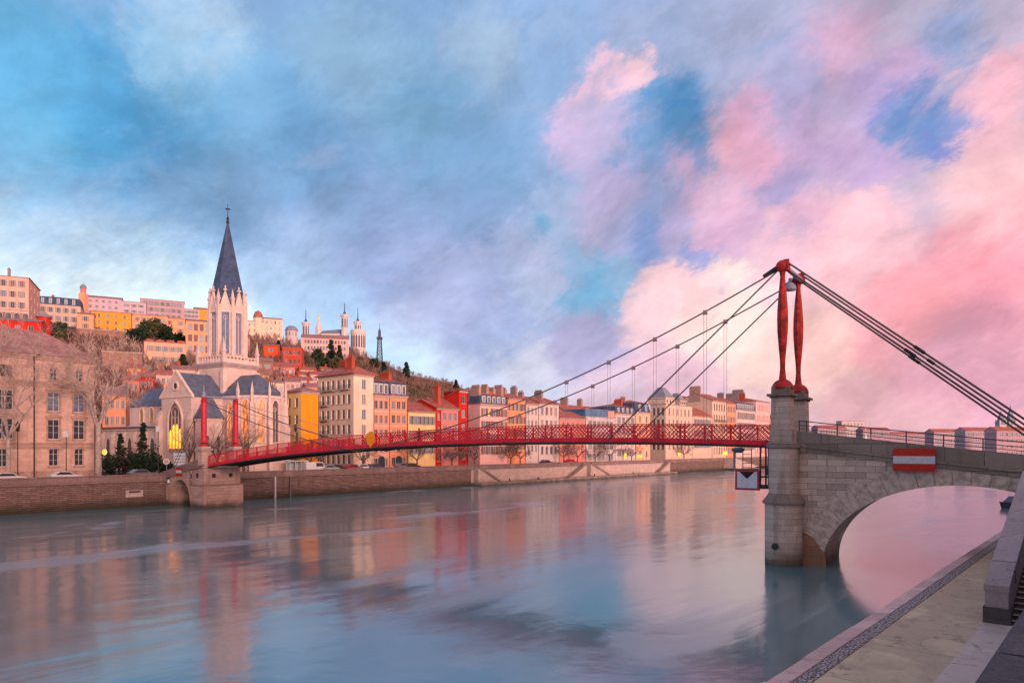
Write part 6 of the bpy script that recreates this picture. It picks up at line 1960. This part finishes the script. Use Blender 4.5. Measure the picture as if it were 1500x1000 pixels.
for i, (px, yb_, yt, w, kind, mat, lab) in enumerate([
    (268, 552, 518, 9, 'cone', LEAF_D, 'dark cedar on the slope left of the church tower'), (485, 535, 497, 8, 'cone', LEAF_D, 'tall dark conifer below the convent range'), (497, 540, 505, 7, 'cone', LEAF_D, 'dark conifer right of the tallest one below the convent'),
    (466, 540, 509, 9, 'round', LEAF_G, 'dark round evergreen below the pink convent'), (478, 548, 522, 9, 'round', LEAF_G, 'broad evergreen on the slope under the conifers'), (490, 552, 520, 8, 'round', LEAF_O, 'olive green tree beneath the two conifers'),
    (398, 486, 470, 4, 'cone', LEAF_D, 'small dark conifer in front of the cream hilltop mansion'), (408, 520, 497, 3.2, 'column', LEAF_D, 'thin dark cypress beside the small bright orange hill house'), (226, 506, 458, 9, 'round', LEAF_O, 'yellow olive tree before the mauve apartment block'),
    (210, 505, 468, 9, 'round', LEAF_G, 'dark evergreen left of the yellow olive tree'), (200, 506, 480, 11, 'round', LEAF_D, 'low dark evergreen at the left end above the scalloped house'), (240, 508, 474, 13, 'round', LEAF_D, 'broad dark evergreen above the scalloped peach house'), (259, 510, 484, 10, 'round', LEAF_D, 'dark evergreen against the plain peach convent wall'),
    (88, 494, 466, 7, 'round', LEAF_G, 'palm like green tree beside the red turret'), (88, 502, 480, 10, 'round', LEAF_O, 'olive shrubbery tree right of the red turret'), (595, 556, 530, 6, 'cone', LEAF_D, 'tall pine standing on the wooded skyline'), (549, 545, 524, 7, 'round', LEAF_G, 'dark tree at the foot of the steel lattice tower'), (562, 552, 530, 7, 'cone', LEAF_D, 'dark pine right of the steel lattice tower'), (668, 578, 555, 3.5, 'column', LEAF_D, 'slim skyline tree above the bright red house')]):
    Y, z = ground_hit(px, yb_)
    leaf_tree('conifer' if kind == 'cone' else 'evergreen_tree', lab, (PX(px, Y), Y, z - .5), max(5, ZY(yt, Y) - z), w*Y/1000.0, kind, 60 + i, mat, 1300, .0012*Y + .25)
# bare woods covering the slope: one twiggy mass
def woods(name, seed, n, sel, mat, hmin, hmax, blades, wid):
    r = random.Random(seed)
    cm = MB()
    k = 0
    while k < n:
        px, f = r.uniform(*sel[0]), r.random()
        zc, Yc = crest(px); u = U(px)
        Ym = (143.4 + 1.31*62) / (.846 - u)
        Y = Ym + (Yc - Ym) * (sel[1] + (sel[2] - sel[1]) * f)
        if r.random() > sel[3](px, f): k += .25; continue
        k += 1
        z = hill_z(px, Y)
        H = r.uniform(hmin, hmax)
        base = Vector((u*Y, Y, z - .3))
        for _ in range(blades):
            a = r.uniform(0, 6.28); sp = r.uniform(.1, .75)
            q = base + Vector((r.gauss(0, H*.12), r.gauss(0, H*.12), H * r.uniform(.0, .55)))
            e = q + Vector((math.cos(a)*sp, math.sin(a)*sp, r.uniform(.5, 1.0))) * H * r.uniform(.25, .5)
            s = Vector((r.gauss(0, 1), r.gauss(0, .5), r.gauss(0, .3))).normalized() * wid * H * .1
            o = len(cm.v)
            cm.v += [tuple(q - s), tuple(q + s), tuple(e)]; cm.f.append((o, o+1, o+2)); cm.m.append(0)
    return tag(cm.build(name, mat), 'brown bare woodland covering the hillside', 'woodland', None, 'stuff')
woods('woods', 5, 1500, ((330, 800), .15, 1.02, lambda p, f: 1), TWIG, 5, 11, 26, .25)
woods('undergrowth', 6, 1700, ((60, 460), .0, .8, lambda p, f: 1 if p < 260 else .6), leafm('bramble_brown', (.16, .08, .065), (.29, .155, .125)), 2.5, 6.0, 26, .35)
scene.objects['undergrowth']['label'] = 'reddish brown bare undergrowth between the hill houses'
scene.objects['undergrowth']['category'] = 'undergrowth'
w_ = woods('bare_woods', 15, 150, ((90, 330), .02, .7, lambda p, f: 1), TWIG_P, 5, 9, 34, .16)
w_['label'] = 'pale bare trees among the hill houses by the church'; w_['category'] = 'woodland'
w_ = woods('evergreen_woods', 9, 420, ((430, 720), .1, .95, lambda p, f: .5 + .5*math.sin(p*.09 + f*7)), LEAF_O, 4, 8, 40, .5)
w_['label'] = 'dull green evergreen patches in the hillside woodland'; w_['category'] = 'woodland'

# ------------------------------------------------------------------ vehicles, lamps, signs, people on the far quay
TYRE = plain('tyre_rubber', (.02, .02, .02), .8)
RIM = plain('wheel_rim', (.4, .4, .42), .4, .5, .1, 1, .6)
def car(label, px, o, paint, kind='car', rot=0.0):
    p = onq(px, o)
    t_ = thing('parked_car' if kind == 'car' else 'parked_van', label, kind, (p[0], p[1], ROAD_Z + .05), wa + rot, 'vehicles parked on the far quay')
    h = 1.45 if kind == 'car' else 2.1
    sh = .78 if kind == 'car' else 1.0
    if kind == 'car': pr = [(-2.1, .35), (2.05, .35), (2.1, .7), (1.9, .85), (1.0, .95), (.35, 1.42), (-1.0, 1.46), (-1.75, 1.0), (-2.05, .92)]
    else: pr = [(-2.4, .35), (2.3, .35), (2.35, .95), (1.75, 1.15), (1.25, 2.05), (-2.3, 2.1), (-2.42, 1.9)]
    MB().extr(pr, -.84, .84).build('body', plain('paint_' + paint[0], paint[1], .25, .6, .03), t_)
    for s in (-1, 1):
        wn = [(.85, .96), (.32, 1.34), (-.95, 1.37), (-1.5, .98)] if kind == 'car' else [(1.6, 1.2), (1.2, 1.9), (-.2, 1.92), (-.2, 1.2)]
        MB().extr(wn, s*.845 - .005, s*.845 + .005).build('side_window', GLASS, t_)
    ws = [(1.0, .97), (.37, 1.41)] if kind == 'car' else [(1.74, 1.19), (1.27, 2.0)]
    MB().quad((ws[0][0] + .012, -.7, ws[0][1]), (ws[0][0] + .012, .7, ws[0][1]), (ws[1][0] + .012, .62, ws[1][1]), (ws[1][0] + .012, -.62, ws[1][1])).build('windscreen', GLASS, t_)
    for x in (-1.35, 1.3):
        for s in (-1, 1):
            w = MB().lathe([(.32, -.1), (.32, .1)], 14).build('wheel', TYRE, t_, loc=(x, s*.78, .32)); w.rotation_euler = (R(90), 0, 0)
            MB().lathe([(.19, -.112), (.19, .112)], 10).build('rim', RIM, w)
    return t_
PA = {'white': (.7, .68, .68), 'silver': (.42, .42, .46), 'black': (.03, .03, .035), 'red': (.38, .02, .04), 'blue': (.05, .08, .16), 'grey': (.16, .16, .18)}
def P_(n): return (n, PA[n])
car('white car parked under the twig covered sandstone wing', 12, 2.4, P_('white'), 'car')
car('white car parked before the sandstone palace', 96, 2.6, P_('white'))
car('grey car behind the parapet beside the church shrubs', 208, 3.5, P_('grey'))
car('white van parked beside the grey bus shelter', 461, 4.0, P_('white'), 'van')
car('silver car parked in front of the cream corner house', 482, 4.0, P_('silver'))
car('black car parked right of the silver one', 494, 5.0, P_('black'))
car('crimson car parked before the cream corner house shopfront', 517, 4.2, P_('red'))
car('pale car parked right of the crimson one', 531, 4.2, P_('white'))
car('dark blue car parked before the salmon house arches', 548, 4.2, P_('blue'))
car('black car parked before the low yellow house', 603, 4.2, P_('black'))
car('grey car parked before the orange mansard house', 590, 4.2, P_('grey'))
car('dark car parked below the white loggia house', 800, 4.5, P_('black'))
car('red car parked below the low rose house', 836, 4.5, P_('red'))
# bus shelter
p = onq(437, 4.2)
t_ = thing('bus_shelter', 'pale grey glass bus shelter on the far quay beside parked cars', 'bus shelter', p, wa)
m = MB()
for x in (-1.8, -.6, .6, 1.8): m.box(x - .05, x + .05, -.05, .05, 0, 2.3); m.box(x - .05, x + .05, 1.25, 1.35, 0, 2.3)
m.build('frame', FRAME, t_)
MB().box(-2.1, 2.1, -.4, 1.6, 2.304, 2.45).build('roof', FRAME, t_)
MB().box(-1.75, 1.75, 1.28, 1.31, .3, 2.1).build('back_panel', plain('frosted_glass', (.38, .42, .46), .3, .5), t_)
MB().box(-1.5, 1.5, .8, 1.2, .42, .48).build('bench', STEEL, t_)
LAMPG = glow('lamp_glow', (1.0, .55, .10), 1.6, (.9, .35, .05))
def street_lamp(label, loc, H, kind):
    t_ = thing('street_lamp', label, 'street lamp', loc)
    MB().lathe([(.14, 0), (.14, .6), (.07, .7), (.05, H)], 8).build('pole', IRON, t_)
    if kind == 'lantern':
        MB().lathe([(.08, H), (.22, H + .1), (.32, H + .9), (.36, H + .95), (.12, H + 1.25), (.03, H + 1.5)], 6).build('lantern', IRON, t_)
    else:
        MB().box(-.34, .34, -.2, .2, H, H + .9).build('lamp_head', FRAME, t_)
    return t_
p = onq(433, 5); street_lamp('dark old lantern lamp in front of the ochre house', p, ZY(632, p[1]) - ROAD_Z, 'lantern')
p = onq(97, 4); street_lamp('slim lamp with square white head before the sandstone palace', p, ZY(640, p[1]) - ROAD_Z, 'box')
p = onq(232, 6); street_lamp('slim curved dark street lamp beside the transept buttress', p, ZY(632, p[1]) - ROAD_Z, 'box')
p = onq(26, 3.4); street_lamp('thin dark lamp post before the left sandstone wing', p, ZY(632, p[1]) - ROAD_Z, 'lantern')
p = onq(545, 5); street_lamp('tall thin pole before the salmon house', p, ZY(655, p[1]) - ROAD_Z + 2, 'lantern')
# warm doorway light by the palace and warm shop lights
p = onq(153, 16, 0)
t_ = thing('wall_lantern', 'glowing yellow lantern beside the dark church shrubs', 'lantern', (p[0], p[1], 0))
zl_ = ZY(662, p[1])
MB().lathe([(.05, zl_ - 3), (.05, zl_ - .6)], 6).build('bracket', IRON, t_)
MB().sphere((0, 0, zl_), .38, 8, sq=1.3).build('glass_globe', LAMPG, t_)
def shoplight(px, o, z, w, h, lab):
    p = onq(px, o, 0)
    t_ = thing('shop_sign', lab, 'shop sign', (p[0], p[1], 0), wa)
    MB().box(-w/2, w/2, -.1, .1, z - h/2, z + h/2).build('lit_panel', LAMPG, t_)
    MB().box(-w/2 - .1, w/2 + .1, .103, .25, z - h/2 - .1, z + h/2 + .1).build('housing', IRON, t_)
shoplight(916, 11, 6.4, 1.5, 2.2, 'glowing yellow shop light beside the bare street tree'); shoplight(937, 11, 6.0, 2.8, 1.0, 'wide glowing yellow shop light before the peach house')
shoplight(995, 11, 6.4, 1.8, 1.4, 'yellow lit shop light below the ornate mansion'); shoplight(1004, 11.3, 6.8, 2.2, 1.0, 'greenish yellow shop light right of the ornate mansion door')
shoplight(384, 10.5, 6.2, 1.6, .5, 'low yellow lit sign at the foot of the church apse'); shoplight(1062, 11, 6.6, 5, 1.6, 'pale lit shop front under the tall balcony house')
# signs near the far pier
p = onq(244, 2.0)
t_ = thing('road_sign', 'round pale road sign on a post beside the far pier', 'road sign', p, R(-60)*0)
MB().path([(0, 0, 0), (0, 0, 3.0)], .05, 6).build('post', STEEL, t_)
d = MB().lathe([(.5, 0), (.5, .05)], 18).build('disc', plain('sign_pale', (.55, .48, .48), .5), t_, loc=(0, -.05, 2.7)); d.rotation_euler = (R(90), 0, R(20))
MB().lathe([(.33, .0), (.33, .012)], 14).build('face', plain('sign_rose', (.45, .25, .26), .5), d, loc=(0, 0, .05))
p = onq(263, .5)
t_ = thing('direction_sign', 'grey blue rectangular road sign panel beside the far pier', 'road sign', (p[0], p[1], 4.5), R(15))
MB().box(-.95, .95, -.03, .03, 1.7, 3.9).build('panel', plain('sign_grey_blue', (.28, .32, .40), .5), t_)
m = MB()
for x in (-.6, .6): m.path([(x, .06, 0), (x, .06, 3.8)], .05, 6)
m.build('post', STEEL, t_)
m = MB()
for k in range(4): m.box(-.8, .8, -.045, -.032, 1.95 + .5*k, 2.15 + .5*k)
m.build('stripe', FRAME, t_)
# people
SKIN = plain('skin', (.45, .27, .20), .6)
HAIR = plain('dark_hair', (.03, .02, .018), .7)
def person(label, loc, rot, coat, trousers, stride=.18):
    me = bpy.data.meshes.new('person')
    pts = [(0, 0, .95), (0, 0, 1.15), (0, .01, 1.38), (0, .0, 1.50), (0, -.02, 1.60), (0, -.03, 1.70),
           (.19, 0, 1.40), (.25, .05, 1.14), (.24, -.10, .92), (-.19, 0, 1.40), (-.25, -.04, 1.14), (-.23, -.14, .93),
           (.09, 0, .90), (.10, -stride*.6, .50), (.10, -stride*.5, .08), (.10, -stride*.5 - .14, .04),
           (-.09, 0, .90), (-.10, stride*.2, .50), (-.10, stride, .10), (-.10, stride - .14, .04)]
    ed = [(0, 1), (1, 2), (2, 3), (3, 4), (4, 5), (2, 6), (6, 7), (7, 8), (2, 9), (9, 10), (10, 11), (0, 12), (12, 13), (13, 14), (14, 15), (0, 16), (16, 17), (17, 18), (18, 19)]
    rad = [.17, .16, .18, .07, .10, .09, .085, .065, .045, .085, .065, .045, .10, .075, .05, .045, .10, .075, .05, .045]
    me.from_pydata(pts, ed, [])
    o = bpy.data.objects.new('person', me); col.objects.link(o)
    o.modifiers.new('skin', 'SKIN')
    for i, r_ in enumerate(rad): me.skin_vertices[0].data[i].radius = (r_, r_ * (.72 if i in (0, 1, 2) else 1))
    me.skin_vertices[0].data[0].use_root = True
    s = o.modifiers.new('sub', 'SUBSURF'); s.levels = 1; s.render_levels = 1
    me.materials.append(SKIN)
    tag(o, label, 'person')
    o.location = loc; o.rotation_euler = (0, 0, rot)
    m = MB(); m.lathe([(.19, .82), (.235, .95), (.205, 1.15), (.235, 1.38), (.12, 1.50), (.09, 1.52)], 12); c = m.build('coat', plain('coat_' + coat[0], coat[1], .8), o, True); c.scale = (1.12, .85, 1)
    m = MB()
    for sx_, a in ((1, (.25, .05, 1.14, .24, -.10, .95)), (-1, (-.25, -.04, 1.14, -.23, -.14, .96))):
        m.path([(sx_*.18, 0, 1.42), (a[0], a[1], a[2]), (a[3], a[4], a[5])], [.10, .085, .065], 8)
    m.build('sleeves', plain('coat_' + coat[0], coat[1], .8), o, True)
    m = MB()
    for sx_, k, f in ((1, -stride*.6, -stride*.5), (-1, stride*.2, stride)):
        m.path([(sx_*.09, 0, .93), (sx_*.10, k, .5), (sx_*.10, f, .10)], [.125, .095, .07], 8)
    m.build('trousers', plain('trousers_' + trousers[0], trousers[1], .8), o, True)
    m = MB(); m.sphere((0, .01, 1.70), .125, 8); m.build('hair', HAIR, o, True)
    return o
xp = bl(614, 1.6)
pz = rail_z(-xp / SPAN) - 1.45
q = bw_(xp, 1.6)
person('person in dark clothes walking across the red footbridge', (q[0], q[1], pz), BR + R(90), ('black', (.03, .03, .04)), ('dark', (.03, .03, .045)))
p = onq(171, 2.2); person('person in a dark blue coat walking behind the far parapet', (p[0], p[1], ROAD_Z + .05), wa + R(80), ('navy', (.05, .05, .09)), ('dark', (.03, .03, .045)))
p = onq(177, 2.4); person('person in a black coat beside the walker in blue', (p[0], p[1], ROAD_Z + .05), wa + R(95), ('black', (.03, .03, .04)), ('dark', (.03, .03, .045)))
for o in list(scene.objects):
    if 'z1' in o: del o['z1']
